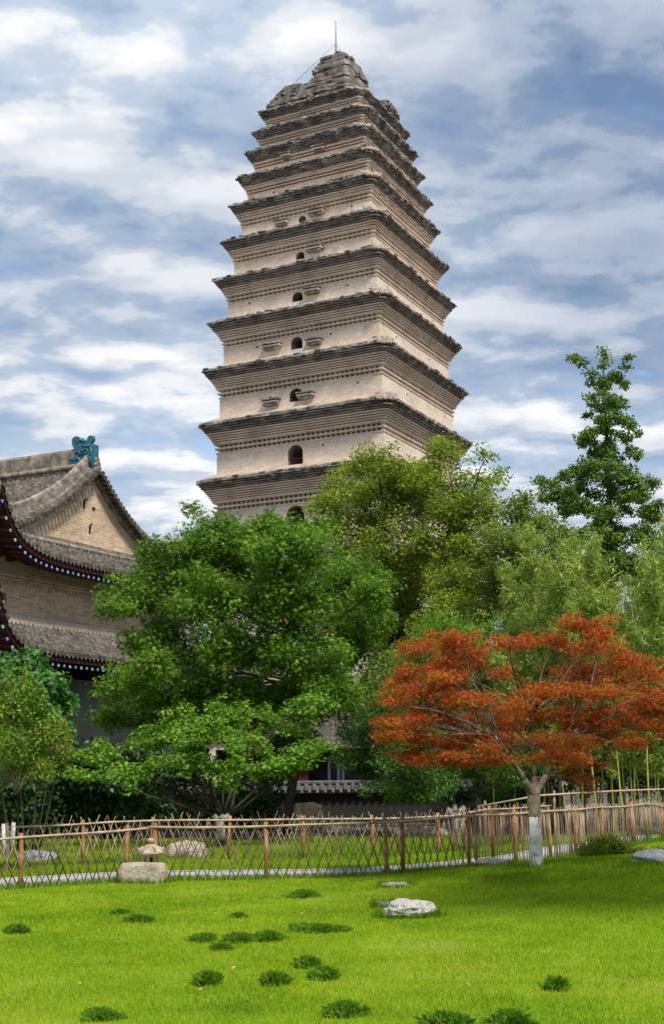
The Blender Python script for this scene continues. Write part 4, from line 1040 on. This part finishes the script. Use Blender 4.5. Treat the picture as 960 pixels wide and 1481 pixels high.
# locust trees before the pagoda
b3 = gbase(560, 58)
tree('locust_tree', 'light yellow green locust tree directly in front of the pagoda corner', 'tree', b3, [b3, P3(562, 950, 58), P3(560, 860, 58), P3(556, 780, 58)], [.32, .28, .22, .16],
     [(545, 672, 48, 26), (505, 705, 50, 28), (590, 690, 45, 30), (480, 735, 42, 26), (555, 720, 60, 35), (600, 735, 40, 35), (520, 765, 65, 35), (470, 765, 30, 20), (580, 790, 70, 38), (530, 820, 50, 30), (600, 840, 60, 35), (555, 860, 50, 40), (620, 880, 50, 35), (590, 900, 50, 30), (580, 850, 40, 35, -1.5), (520, 900, 50, 40), (560, 935, 50, 36), (500, 860, 50, 40), (600, 960, 50, 36)],
     58, MT['l_acacia'], MT['bark2'], leaf=.15, per=64, shape='oval', dens=.026, rclump=.46, flat=.7, up=.7, shell=.5, dspread=1.5, seed=41, twigs=.35)
b4 = gbase(670, 55)
tree('locust_tree', 'light green locust tree with feathery top right of the pagoda corner', 'tree', b4, [b4, P3(672, 950, 55), P3(672, 860, 55), P3(668, 780, 55)], [.30, .26, .2, .14],
     [(645, 660, 38, 24), (630, 690, 40, 22), (690, 705, 42, 28), (665, 740, 60, 30), (700, 745, 40, 30), (640, 780, 60, 35), (700, 800, 65, 38), (660, 840, 60, 38), (705, 860, 60, 38), (705, 658, 18, 12), (718, 685, 18, 10), (650, 890, 60, 35), (640, 640, 20, 10)],
     55, MT['l_acacia'], MT['bark2'], leaf=.15, per=60, shape='oval', dens=.025, rclump=.42, flat=.7, up=.7, shell=.5, dspread=1.5, seed=42, twigs=.35)
b5 = gbase(765, 50)
bk = gbase(610, 44)
tree('broadleaf_tree', 'mid green broadleaf tree filling the gap under the pale locusts', 'tree', bk, [bk, P3(608, 1050, 44), P3(606, 980, 44), P3(604, 930, 44)], [.2, .17, .13, .1],
     [(620, 925, 40, 26), (600, 960, 50, 28), (560, 965, 30, 22), (640, 960, 50, 32), (560, 990, 45, 22), (620, 1005, 60, 30), (680, 940, 45, 30), (720, 985, 50, 30), (680, 1020, 50, 30), (760, 960, 50, 40), (790, 1000, 40, 30), (740, 1040, 40, 25)],
     44, MT['l_acacia2'], MT['bark2'], leaf=.14, per=60, shape='oval', dens=.024, rclump=.36, flat=.7, up=.7, shell=.45, dspread=1.2, seed=44, twigs=.35)
tree('locust_tree', 'darker olive green locust tree between the pale locusts and the ginkgo', 'tree', b5, [b5, P3(768, 950, 50), P3(765, 870, 50), P3(760, 800, 50)], [.26, .22, .18, .12],
     [(755, 740, 40, 25), (775, 765, 50, 28), (735, 785, 50, 30), (765, 810, 60, 35), (735, 840, 55, 35), (790, 840, 45, 30), (725, 880, 60, 35), (780, 880, 50, 35), (810, 780, 25, 22), (690, 900, 50, 30)],
     50, MT['l_acacia2'], MT['bark2'], leaf=.13, per=60, shape='oval', dens=.024, rclump=.38, flat=.7, up=.7, shell=.45, dspread=1.2, seed=43, twigs=.35)
# ginkgo
b6 = gbase(885, 62)
_gr = random.Random(17); ginkl = [(872, 512, 5, 10), (870, 530, 8, 8), (842, 526, 13, 5), (830, 518, 6, 4), (855, 540, 12, 6), (905, 527, 8, 8), (911, 516, 4, 5), (893, 543, 12, 6), (800, 702, 18, 12), (792, 716, 18, 12), (812, 712, 10, 8), (785, 694, 8, 6), (825, 725, 16, 10)]
for k in range(105):
    y = 550 + 290 * (k / 104) ** .85; w_ = np.interp(y, [550, 580, 600, 630, 660, 690, 730, 780, 840], [16, 30, 26, 46, 44, 58, 72, 74, 70])
    side = -1 if k % 2 else 1; t = _gr.random() ** .8; x = 879 + side * w_ * t; ginkl.append((x, y - 10 * t + _gr.uniform(-6, 6), _gr.uniform(9, 17) * (.8 + .3 * (y > 680)), _gr.uniform(5, 9) * (.8 + .6 * (y > 680)), _gr.uniform(-1.6, 1.6)))
for y in range(560, 850, 16): ginkl.append((877 + _gr.uniform(-6, 8), y, 9 + (y - 545) * .05, 8, _gr.uniform(-1, .3)))
tree('ginkgo_tree', 'tall narrow dark green ginkgo standing alone against the sky', 'tree', b6, [b6, P3(884, 900, 62), P3(882, 760, 62), P3(878, 640, 62), P3(873, 560, 62), P3(872, 505, 62)], [.24, .20, .15, .09, .045, .015],
     ginkl,
     62, MT['l_ginkgo'], MT['bark2'], leaf=.14, per=34, shape='broad', dens=.07, rclump=.28, flat=.7, up=.5, depth=1.1, shell=.2, dspread=1.0, seed=51, twigs=.4, fork_r=.8,
     forks=[P3(884, 860, 62), P3(883, 800, 62), P3(882, 750, 62), P3(880, 700, 62), P3(878, 650, 62), P3(876, 610, 62), P3(873, 570, 62), P3(872, 545, 62)])
# tree mass behind between, greens at mid height
b7 = gbase(690, 37)
tree('young_tree', 'pale leafy young tree showing just above the red maple', 'tree', b7, [b7, P3(692, 1000, 37), P3(695, 940, 37)], [.10, .08, .06],
     [(640, 900, 40, 20), (700, 915, 50, 24), (740, 900, 35, 20), (660, 940, 50, 28), (720, 955, 45, 28), (620, 930, 35, 24), (765, 930, 30, 22), (700, 985, 60, 30), (590, 960, 30, 25)],
     37, MT['l_peach'], MT['bark'], leaf=.13, per=48, shape='long', dens=.024, rclump=.27, flat=.6, up=.7, shell=.35, dspread=.8, seed=61, twigs=.4)
# crape myrtle at left
b8 = gbase(12, 23.0)
def myr(pos, idx, base):
    z = (pos[:, 2] - 2.4); t = .35 + (base[idx] - .5) * .4 + rng.normal(size=len(pos)) * .12
    t = np.clip(t, 0, .84); m = (rng.random(len(pos)) < np.clip(.05 + .18 * z, .02, .35)); t[m] = rng.uniform(.86, 1, m.sum()); return t
myl = [(15, 1030, 30, 22), (45, 1045, 28, 22), (70, 1065, 28, 18), (15, 1075, 30, 22), (50, 1085, 30, 18), (85, 1092, 22, 12), (25, 1110, 32, 16), (-20, 1050, 30, 30), (60, 1115, 22, 10), (-10, 1000, 22, 20), (30, 1000, 14, 16), (10, 985, 5, 18), (38, 985, 5, 20), (62, 1020, 5, 22), (85, 1050, 5, 18), (52, 1005, 5, 20), (25, 1015, 6, 22), (98, 1070, 5, 14)]
tree('crape_myrtle', 'crape myrtle with red tipped shoots and whitewashed stems at the left frame edge', 'tree', b8, [b8, P3(12, 1215, 23), P3(10, 1190, 23)], [.04, .03, .025],
     myl, 23.0, MT['l_myrtle'], MT['barkred'], leaf=.062, per=40, shape='oval', dens=.05, rclump=.135, flat=1.1, up=.5, depth=1.0, shell=.25, dspread=.35, seed=71, twigs=.45, fork_r=.45,
     white=[([P3(6, 1235, 23), P3(5, 1192, 23)], [.038, .032]), ([P3(17, 1235, 23.1), P3(20, 1190, 23.1)], [.04, .033]), ([P3(-8, 1235, 23.1), P3(-6, 1192, 23.1)], [.036, .03])],
     forks=[P3(5, 1191, 23), P3(20, 1189, 23.1), P3(-6, 1191, 23.1), P3(22, 1150, 23), P3(8, 1140, 23)])
def bush(name, label, cat, lobes, D, mat, seed, **k):
    b = gbase(sum(l[0] for l in lobes) / len(lobes), D)
    root = empty(name, b, label, cat)
    cl, cs = lobe_clumps(lobes, D, k.pop('dens', .025), k.pop('rclump', .25), k.pop('depth', .9), k.pop('shell', .4), k.pop('dspread', .5), seed)
    cl = [c for c in cl if c[2] > .05]
    mb = MB(); rg = random.Random(seed)
    for i, (c, rx, ry, rz) in enumerate(cs):
        c = Vector(c) - Vector(b); limb(mb, Vector((c.x * .5, c.y * .5, 0)), c, min(.03, .12 * rz), .006, 0, seed + i, 6, 5)
    mb.build('stems', MT['bark2'], root, fix=False)
    foliage('leaves', cl, mat, root, b, **k); return root
bs = (8.6, 11.0, 0)
def off(pts): return pts
def side_tree():  # unseen tree, added out of frame to cast shade on the mound
    root = empty('shade_tree_added', bs, 'broad tree, unseen, added right of the lawn to shade the mound', 'tree')
    mb = MB(); mb.tube([(0, 0, -.1), (-.1, .05, 3.5), (-.6, 0, 6.5), (-1.4, 0, 9.6)], [.2, .17, .14, .08], 9)
    rg = random.Random(2); cl = []
    for k in range(160):
        u = rg.uniform(-1, 1); v = rg.uniform(-1, 1)
        if u * u + v * v > 1: continue
        c = (6.75 + u * 2.3, 11.0 + v * 2.0, 10.8 + rg.uniform(-.6, .8)); cl.append((*c, rg.uniform(.36, .55)))
        if k % 3 == 0: limb(mb, (-1.0, 0, 8.2), (c[0] - bs[0], c[1] - bs[1], c[2]), .05, .01, 0, k, 5, 5)
    mb.build('trunk', MT['bark2'], root, fix=False)
    foliage('crown', cl, MT['l_maple'], root, bs, .14, 55, 'star', .5, .9)
side_tree()
bush('climbing_vine', 'mass of broad dark vine leaves below the hall eave behind the crape myrtle', 'vine', [(25, 965, 32, 22), (0, 1000, 40, 28), (62, 990, 28, 22), (80, 1020, 22, 22), (40, 1030, 40, 28), (70, 1050, 28, 22), (10, 1060, 40, 30)], 29, MT['l_vine'], 81, leaf=.13, per=70, shape='broad', flat=.8, up=.4, rclump=.26, outward=.9)
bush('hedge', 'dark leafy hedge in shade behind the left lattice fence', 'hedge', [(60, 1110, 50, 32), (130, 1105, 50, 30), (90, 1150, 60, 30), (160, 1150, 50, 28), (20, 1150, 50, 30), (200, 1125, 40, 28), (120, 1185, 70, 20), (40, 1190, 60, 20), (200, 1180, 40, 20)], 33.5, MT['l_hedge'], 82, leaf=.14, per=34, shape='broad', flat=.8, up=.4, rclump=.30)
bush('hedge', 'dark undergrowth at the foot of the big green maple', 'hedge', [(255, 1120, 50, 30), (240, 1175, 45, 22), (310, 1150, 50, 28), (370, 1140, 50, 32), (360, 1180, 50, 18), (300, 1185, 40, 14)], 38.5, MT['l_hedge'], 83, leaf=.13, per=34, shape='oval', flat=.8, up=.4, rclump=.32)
bush('hedge', 'deep green shade-tinted broadleaf screen under the bamboo canopy at right', 'hedge', [(780, 1085, 45, 35), (840, 1085, 45, 35), (900, 1085, 50, 40), (960, 1080, 50, 40), (870, 1130, 60, 22), (940, 1125, 50, 25), (790, 1130, 50, 20), (720, 1150, 40, 18), (750, 1040, 40, 30), (850, 1030, 60, 35), (930, 1030, 50, 35)], 38, MT['l_bamdark'], 84, leaf=.22, per=34, shape='long', flat=.8, up=.4, rclump=.34)
bush('shrub', 'rounded olive green shrub on the mound beside the grey rock', 'shrub', [(866, 1231, 26, 10), (892, 1231, 28, 11), (880, 1222, 30, 10), (852, 1234, 14, 8), (906, 1232, 14, 8), (872, 1238, 26, 6)], 21.2, MT['l_shrub'], 85, leaf=.032, per=55, shape='oval', flat=.8, up=.6, rclump=.085, dens=.22, dspread=.1)
bush('shrub', 'bright yellow green ground shrub behind the grey rock at the right edge', 'shrub', [(925, 1230, 16, 7), (948, 1233, 20, 7), (975, 1236, 22, 8), (915, 1236, 14, 6), (940, 1238, 24, 5)], 21.0, MT['l_shrub'], 86, leaf=.034, per=45, shape='oval', flat=.8, up=.6, rclump=.08, dens=.22, dspread=.1, tintf=lambda pos, idx, base: np.clip(.62 + (base[idx] - .5) * .5 + rng.normal(size=len(pos)) * .15, 0, 1))

# ================================================================== BAMBOO
def make_bamboo(seed, H, r, lean, nleaf, leafy0=.35):
    rg = random.Random(seed); mb = MB(); pts, rad = [], []; n = int(H / .3)
    for i in range(n + 1):
        t = i / n; arch = .7 * lean * (t ** 2.2); pts.append((arch, .1 * math.sin(seed + t * 2), H * t - abs(lean) * .15 * t ** 4)); rad.append(r * (1 - .85 * t ** 1.3) * (1.12 if i % 1 == 0 and i % 2 else 1))
    root = empty('bamboo', (0, 0, 0), 'x', 'bamboo'); mb.tube(pts, rad, 7); mb.build('culm', MT['culm'], root, fix=False)
    br = MB(); cl = []
    for i in range(int(n * leafy0), n + 1):
        for _ in range(2):
            p = Vector(pts[i]); a = rg.uniform(0, 6.28); L = rg.uniform(.25, .8) * (1.1 - .5 * i / n)
            q = p + Vector((math.cos(a) * L, math.sin(a) * L, rg.uniform(.15, .75)))
            br.tube([p, p.lerp(q, .6) + Vector((0, 0, .08)), q], [.006, .004, .002], 3)
            for k in range(4): s = p.lerp(q, .30 + .27 * k); cl.append((s.x + rg.uniform(-.1, .1), s.y + rg.uniform(-.1, .1), s.z + rg.uniform(-.1, .08), rg.uniform(.13, .26)))
    br.build('branches', MT['culm'], root, fix=False)
    c = np.array(cl); idx = np.repeat(np.arange(len(c)), nleaf); m = len(idx)
    g = unit(rng.normal(size=(m, 3))) * rng.random((m, 1)) ** .5; pos = c[idx, :3] + g * c[idx, 3:4]
    al = rng.normal(size=(m, 3)) * .8 + g * .6; al[:, 2] -= .25; nr = rng.normal(size=(m, 3)); nr[:, 2] += .6
    V, k = leaves(pos, nr, .19 * (.7 + .6 * rng.random(m)), 'long', al)
    t = np.clip(.5 + (rng.random(len(c))[idx] - .5) * .6 + rng.normal(size=m) * .15, 0, 1)
    link('leaves', np_mesh('leaves', V, 4, MT['l_bamboo'], np.repeat(t, k)), root)
    return root
def build_bamboo():
    protos = [make_bamboo(1, 6.9, .030, 1.0, 26), make_bamboo(2, 6.3, .026, -.8, 26), make_bamboo(3, 5.6, .024, .6, 28), make_bamboo(4, 7.4, .032, -.45, 24), make_bamboo(5, 5.0, .022, -1.2, 28)]
    rg = random.Random(9); used = set(); spots = []
    for px, D, k in [(712, 33, 2), (757, 34.0, 1), (783, 33.5, 3), (805, 35, 0), (818, 32.5, 1), (828, 33.5, 3), (838, 32.7, 0), (846, 36, 2), (858, 32.4, 0), (867, 32.6, 3), (873, 34, 1), (886, 33, 2), (897, 32.5, 3), (905, 35, 0), (915, 33.4, 1), (926, 34, 4), (938, 32.8, 0), (948, 35, 2), (958, 33.6, 1), (975, 34, 3), (990, 33, 0), (770, 37, 4), (800, 38, 0), (830, 38, 1), (862, 38, 2), (892, 38, 4), (922, 38, 1), (955, 38, 0), (745, 36, 4), (880, 40, 3), (935, 40, 2), (985, 38, 4), (848, 41, 0), (905, 42, 1), (968, 41.5, 0), (815, 40.5, 4), (795, 36.5, 2), (878, 36.5, 0), (918, 36.2, 3), (950, 37, 2), (735, 38.5, 2), (760, 40, 3), (842, 39.5, 3), (925, 41, 0), (960, 39.5, 3), (865, 42.5, 1), (785, 42, 3), (897, 43, 3)]:
        p = gbase(px, D); spots.append((p, k))
    names = {'712': 1}
    for i, (p, k) in enumerate(spots):
        if k in used: o = copy_tree(protos[k])
        else: o = protos[k]; used.add(k)
        o.location = p; o.rotation_euler = (rg.gauss(0, .04), rg.gauss(0, .05), rg.uniform(-.9, .9) + (math.pi if rg.random() < .3 else 0)); s = rg.uniform(.74, 1.08); o.scale = (s, s, s)
        o['group'] = 'bamboo in the grove behind the right fence'
        o['label'] = 'slender leafy bamboo growing in the dense grove behind the right fence'
        o['category'] = 'bamboo'
        if i == 0: o['label'] = 'lone bamboo left of the grove, just right of the whitewashed evergreen'
        if i == 2: o['label'] = 'tall yellow bamboo rising behind the top of the red maple'
        if i == 1: o['label'] = 'leaning grey green bamboo left of the tall yellow one'
build_bamboo()

# ================================================================== GRASS
def lawn_mask(x, y):
    """true on the lawn side of the front fence"""
    q = np.array([p for p in PATH]); yl = np.interp(x, q[:, 0], q[:, 1], left=17.9, right=32)
    return y < yl + .12
def build_grass():
    def scatter(n, y0, y1, cond, h, w, name, label_kind, tmul=1., toff=0., seed=0):
        rg = np.random.default_rng(seed)
        y = y0 * (y1 / y0) ** (rg.random(n) ** .72); x = (rg.random(n) - .5) * 2 * (y * .29 + .35)
        m = cond(x, y); x, y = x[m], y[m]; n = len(x); z = gza(x, y)
        lx = np.interp(np.sin(x * 2.1 + 3 * np.sin(y * 1.3)) + np.sin(y * 2.7 + x * .7), [-2, 2], [0, 1])
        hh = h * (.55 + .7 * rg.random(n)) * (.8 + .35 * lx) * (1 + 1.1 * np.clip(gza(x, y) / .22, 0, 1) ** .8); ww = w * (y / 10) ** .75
        a = rg.random(n) * np.pi * 2; dx, dy = np.cos(a) * ww, np.sin(a) * ww
        lx2 = rg.normal(size=n) * hh * .45; ly2 = rg.normal(size=n) * hh * .45
        V = np.stack([np.stack([x - dx, y - dy, z - .004], -1), np.stack([x + dx, y + dy, z - .004], -1), np.stack([x + lx2, y + ly2, z + hh], -1)], 1).reshape(-1, 3)
        patch = np.array([noise.noise(Vector((a_ * .6, b_ * .6, 3))) + .5 * noise.noise(Vector((a_ * 2.2, b_ * 2.2, 8))) for a_, b_ in zip(x[::1], y[::1])]) if n < 500000 else 0
        t = np.clip((.60 - .22 * np.clip(z / .2, 0, 1) + patch * .40 + rg.normal(size=n) * .15) * tmul + toff, 0, 1)  # blades tinted greener and darker on the mound, shade put into colour
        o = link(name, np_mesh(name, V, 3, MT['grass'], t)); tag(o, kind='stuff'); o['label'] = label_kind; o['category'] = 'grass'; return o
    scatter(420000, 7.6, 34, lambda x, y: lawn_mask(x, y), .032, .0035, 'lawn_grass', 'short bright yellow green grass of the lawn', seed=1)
    def beyond(x, y):
        q = np.array(offset(PATH, 1.15)); yl = np.interp(x, q[:, 0], q[:, 1], left=18.6, right=33)
        return (y > yl) & (y < 33)
    scatter(160000, 17, 34, beyond, .09, .006, 'rear_grass', 'green grass growing between the two fences', .72, 0, seed=2)
    # longer fringe along the fence foot and round the rocks
    rg = np.random.default_rng(5); xs = []; ys = []
    q = resample(PATH, .05)
    for p in q:
        k = 16; xs += list(p[0] + rg.normal(size=k) * .05); ys += list(p[1] - .03 - abs(rg.normal(size=k)) * .10)
    for o in [o for o in bpy.data.objects if o.name.startswith(('rock', 'red_maple'))]:
        if o.location.y > 24: continue
        d = o.dimensions if o.type == 'MESH' else Vector((.25, .25, 0)); k = int(700 * max(.4, d.x)); a = rg.random(k) * 6.283; rr = 1 + abs(rg.normal(size=k)) * .16
        xs += list(o.location.x + np.cos(a) * d.x / 2 * rr); ys += list(o.location.y + np.sin(a) * d.y / 2 * rr)
    x, y = np.array(xs), np.array(ys); n = len(x); z = gza(x, y); hh = .06 + .09 * rg.random(n); a = rg.random(n) * 6.28; w = .006
    V = np.stack([np.stack([x - np.cos(a) * w, y - np.sin(a) * w, z - .01], -1), np.stack([x + np.cos(a) * w, y + np.sin(a) * w, z - .01], -1), np.stack([x + rg.normal(size=n) * hh * .35, y + rg.normal(size=n) * hh * .35, z + hh], -1)], 1).reshape(-1, 3)
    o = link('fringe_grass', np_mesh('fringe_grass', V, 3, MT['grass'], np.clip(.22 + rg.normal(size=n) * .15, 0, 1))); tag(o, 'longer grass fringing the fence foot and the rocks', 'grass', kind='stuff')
build_grass()
# dark lilyturf tufts
TUFTS = [(25, 1351, 34, 'at the left edge of the lawn'), (172, 1322, 28, 'left one of the pair below the granite boulder'), (199, 1334, 36, 'right one of the pair below the granite boulder'), (344, 1328, 22, 'small, alone above the row of three'), (296, 1363, 42, 'leftmost of the row of three mid lawn'),
         (346, 1364, 40, 'middle of the row of three mid lawn'), (388, 1361, 48, 'rightmost of the row of three mid lawn'), (318, 1375, 24, 'tiny, just under the row of three'), (455, 1348, 78, 'widest, below and left of the pitted rock'), (440, 1299, 52, 'faint, near the middle fence run'),
         (446, 1401, 34, 'smaller of the pair mid lawn'), (470, 1417, 42, 'larger of the pair mid lawn'), (300, 1424, 42, 'alone at the lower left of the middle'), (397, 1426, 36, 'between two other tufts low on the lawn'), (145, 1476, 60, 'at the bottom edge far left'), (500, 1470, 60, 'dense, near the bottom centre'),
         (645, 1486, 72, 'cut by the bottom edge, left of two'), (737, 1482, 70, 'cut by the bottom edge, right of two'), (805, 1433, 34, 'alone at the lower right')]
for i, (px, py, w, txt) in enumerate(TUFTS):
    g = ground(px, min(py, 1490)); W = w * g.y / F; rg = np.random.default_rng(100 + i); n = int(350 + 2200 * W); n = int(n * 1.35); W *= rng.uniform(.74, .9)
    a = rg.random(n) * 6.283; r = np.sqrt(rg.random(n)) * W / 2; x = r * np.cos(a) * 1.0; y = r * np.sin(a) * .9
    x *= (1 + .3 * np.sin(3 * a + i)) * rng.uniform(.85, 1.1); r *= 1 + .25 * np.sin(2 * a + i * 2.3); y += .12 * W * np.sin(i * 5.1); hgt = rng.uniform(.65, .95) * (.045 + .07 * rg.random(n)) * (1.15 - (r / (W / 2)) ** 2 * .85) * (.8 if w < 30 else 1.1); b = rg.random(n) * 6.283; ww = .0026
    ox = x * .22 + rg.normal(size=n) * .025; oy = y * .22 + rg.normal(size=n) * .025
    zz = gza(x + g.x, y + g.y) - g.z
    V = np.stack([np.stack([x - np.cos(b) * ww, y - np.sin(b) * ww, zz - .01], -1), np.stack([x + np.cos(b) * ww, y + np.sin(b) * ww, zz - .01], -1),
                  np.stack([x + ox * .5 + np.cos(b) * ww * .6, y + oy * .5 + np.sin(b) * ww * .6, zz + hgt * .8], -1), np.stack([x + ox, y + oy, zz + hgt * .95], -1)], 1)
    V = V.reshape(-1, 3)
    o = link('grass_tuft', np_mesh('grass_tuft', V, 4, MT['tuft'], np.clip(.42 + rg.normal(size=n) * .2, 0, 1)), None, g)
    tag(o, 'dark green grass tuft, ' + txt, 'grass tuft', 'dark grass tufts scattered on the lawn')
# fallen leaves and small flowers
def litter():
    mats = [mat_noise('dry leaf', [(.3, (.35, .20, .09)), (.7, (.50, .34, .18))], 20, .8, 0), mat_noise('fallen red leaf', [(.3, (.35, .03, .03)), (.7, (.50, .06, .05))], 20, .7, 0)]
    def leafmesh(m, s):
        mb = MB(); pts = [(-.5, 0, .0), (-.2, -.25, .12), (.15, -.28, .10), (.5, 0, .02), (.15, .28, .15), (-.2, .25, .05)]
        mb.add([(a * s, b * s, c * s + .02) for a, b, c in pts], [(0, 1, 2, 3), (0, 3, 4, 5)]); me = mb.build('fallen_leaf', m, fix=False); return me
    PL = ['above the far left bottom tuft', 'left of the pair of tufts', 'near the left edge of the lawn', 'right of the alone tuft lower left', 'below the boulder', 'right above the widest tuft', 'under the middle fence run', 'left of the boulder tufts', 'beside the faint middle tuft', 'between the low tufts and the left', 'on the slope by the pitted rock', 'on the far right of the slope', 'in the lower left corner', 'near the low pale rock']
    rg = random.Random(4)
    for m, sz, spots, lab, grp in ((mats[0], .055, [(115, 1429), (172, 1360), (56, 1427), (340, 1408), (255, 1352), (437, 1328), (377, 1306), (110, 1343), (470, 1319), (290, 1440), (700, 1329), (862, 1352), (15, 1448), (655, 1283)], 'small dry brown leaf lying on the lawn', 'dry leaves on the lawn'),
                                   (mats[1], .035, [(735, 1283), (760, 1277), (792, 1282), (812, 1284), (790, 1288), (770, 1291), (826, 1281), (745, 1296), (806, 1300), (605, 1301)], 'tiny red leaf lying in the grass under the red maple', 'red leaves under the red maple')):
        p = leafmesh(m, sz)
        for i, (px, py) in enumerate(spots):
            o = p if i == 0 else p.copy()
            if i: col.objects.link(o)
            g = ground(px, py); o.location = (g.x, g.y, g.z + .02); o.rotation_euler = (rg.uniform(-.3, .3), rg.uniform(-.3, .3), rg.uniform(0, 6)); s = rg.uniform(.7, 1.3); o.scale = (s, s, s)
            tag(o, lab + (' ' + PL[i] if m is mats[0] else ''), 'leaf', grp)
litter()

def weeds():
    rg = np.random.default_rng(33); P_, S_ = [], []
    for (px, py, n, w) in ((250, 1325, 90, .5), (640, 1345, 40, .35), (840, 1335, 60, .4), (120, 1400, 40, .3), (560, 1400, 50, .4), (700, 1420, 40, .35), (370, 1450, 40, .3), (900, 1410, 50, .4), (60, 1330, 40, .4), (480, 1330, 30, .3), (820, 1300, 40, .4)):
        g = ground(px, py)
        for _ in range(n):
            x, y = g.x + rg.normal() * w, g.y + rg.normal() * w; P_.append((x, y, gz(x, y) + .035 + .012 * rg.random())); S_.append(.022 + .02 * rg.random())
    nr = rg.normal(size=(len(P_), 3)) * .3; nr[:, 2] += 1
    V, k = leaves(np.array(P_), nr, np.array(S_), 'star')
    o = link('clover', np_mesh('clover', V, 4, MT['tuft'], np.repeat(np.clip(.75 + rg.normal(size=len(P_)) * .15, 0, .95), k))); tag(o, 'low clover leaves mixed into the lawn', 'clover', kind='stuff')
weeds()
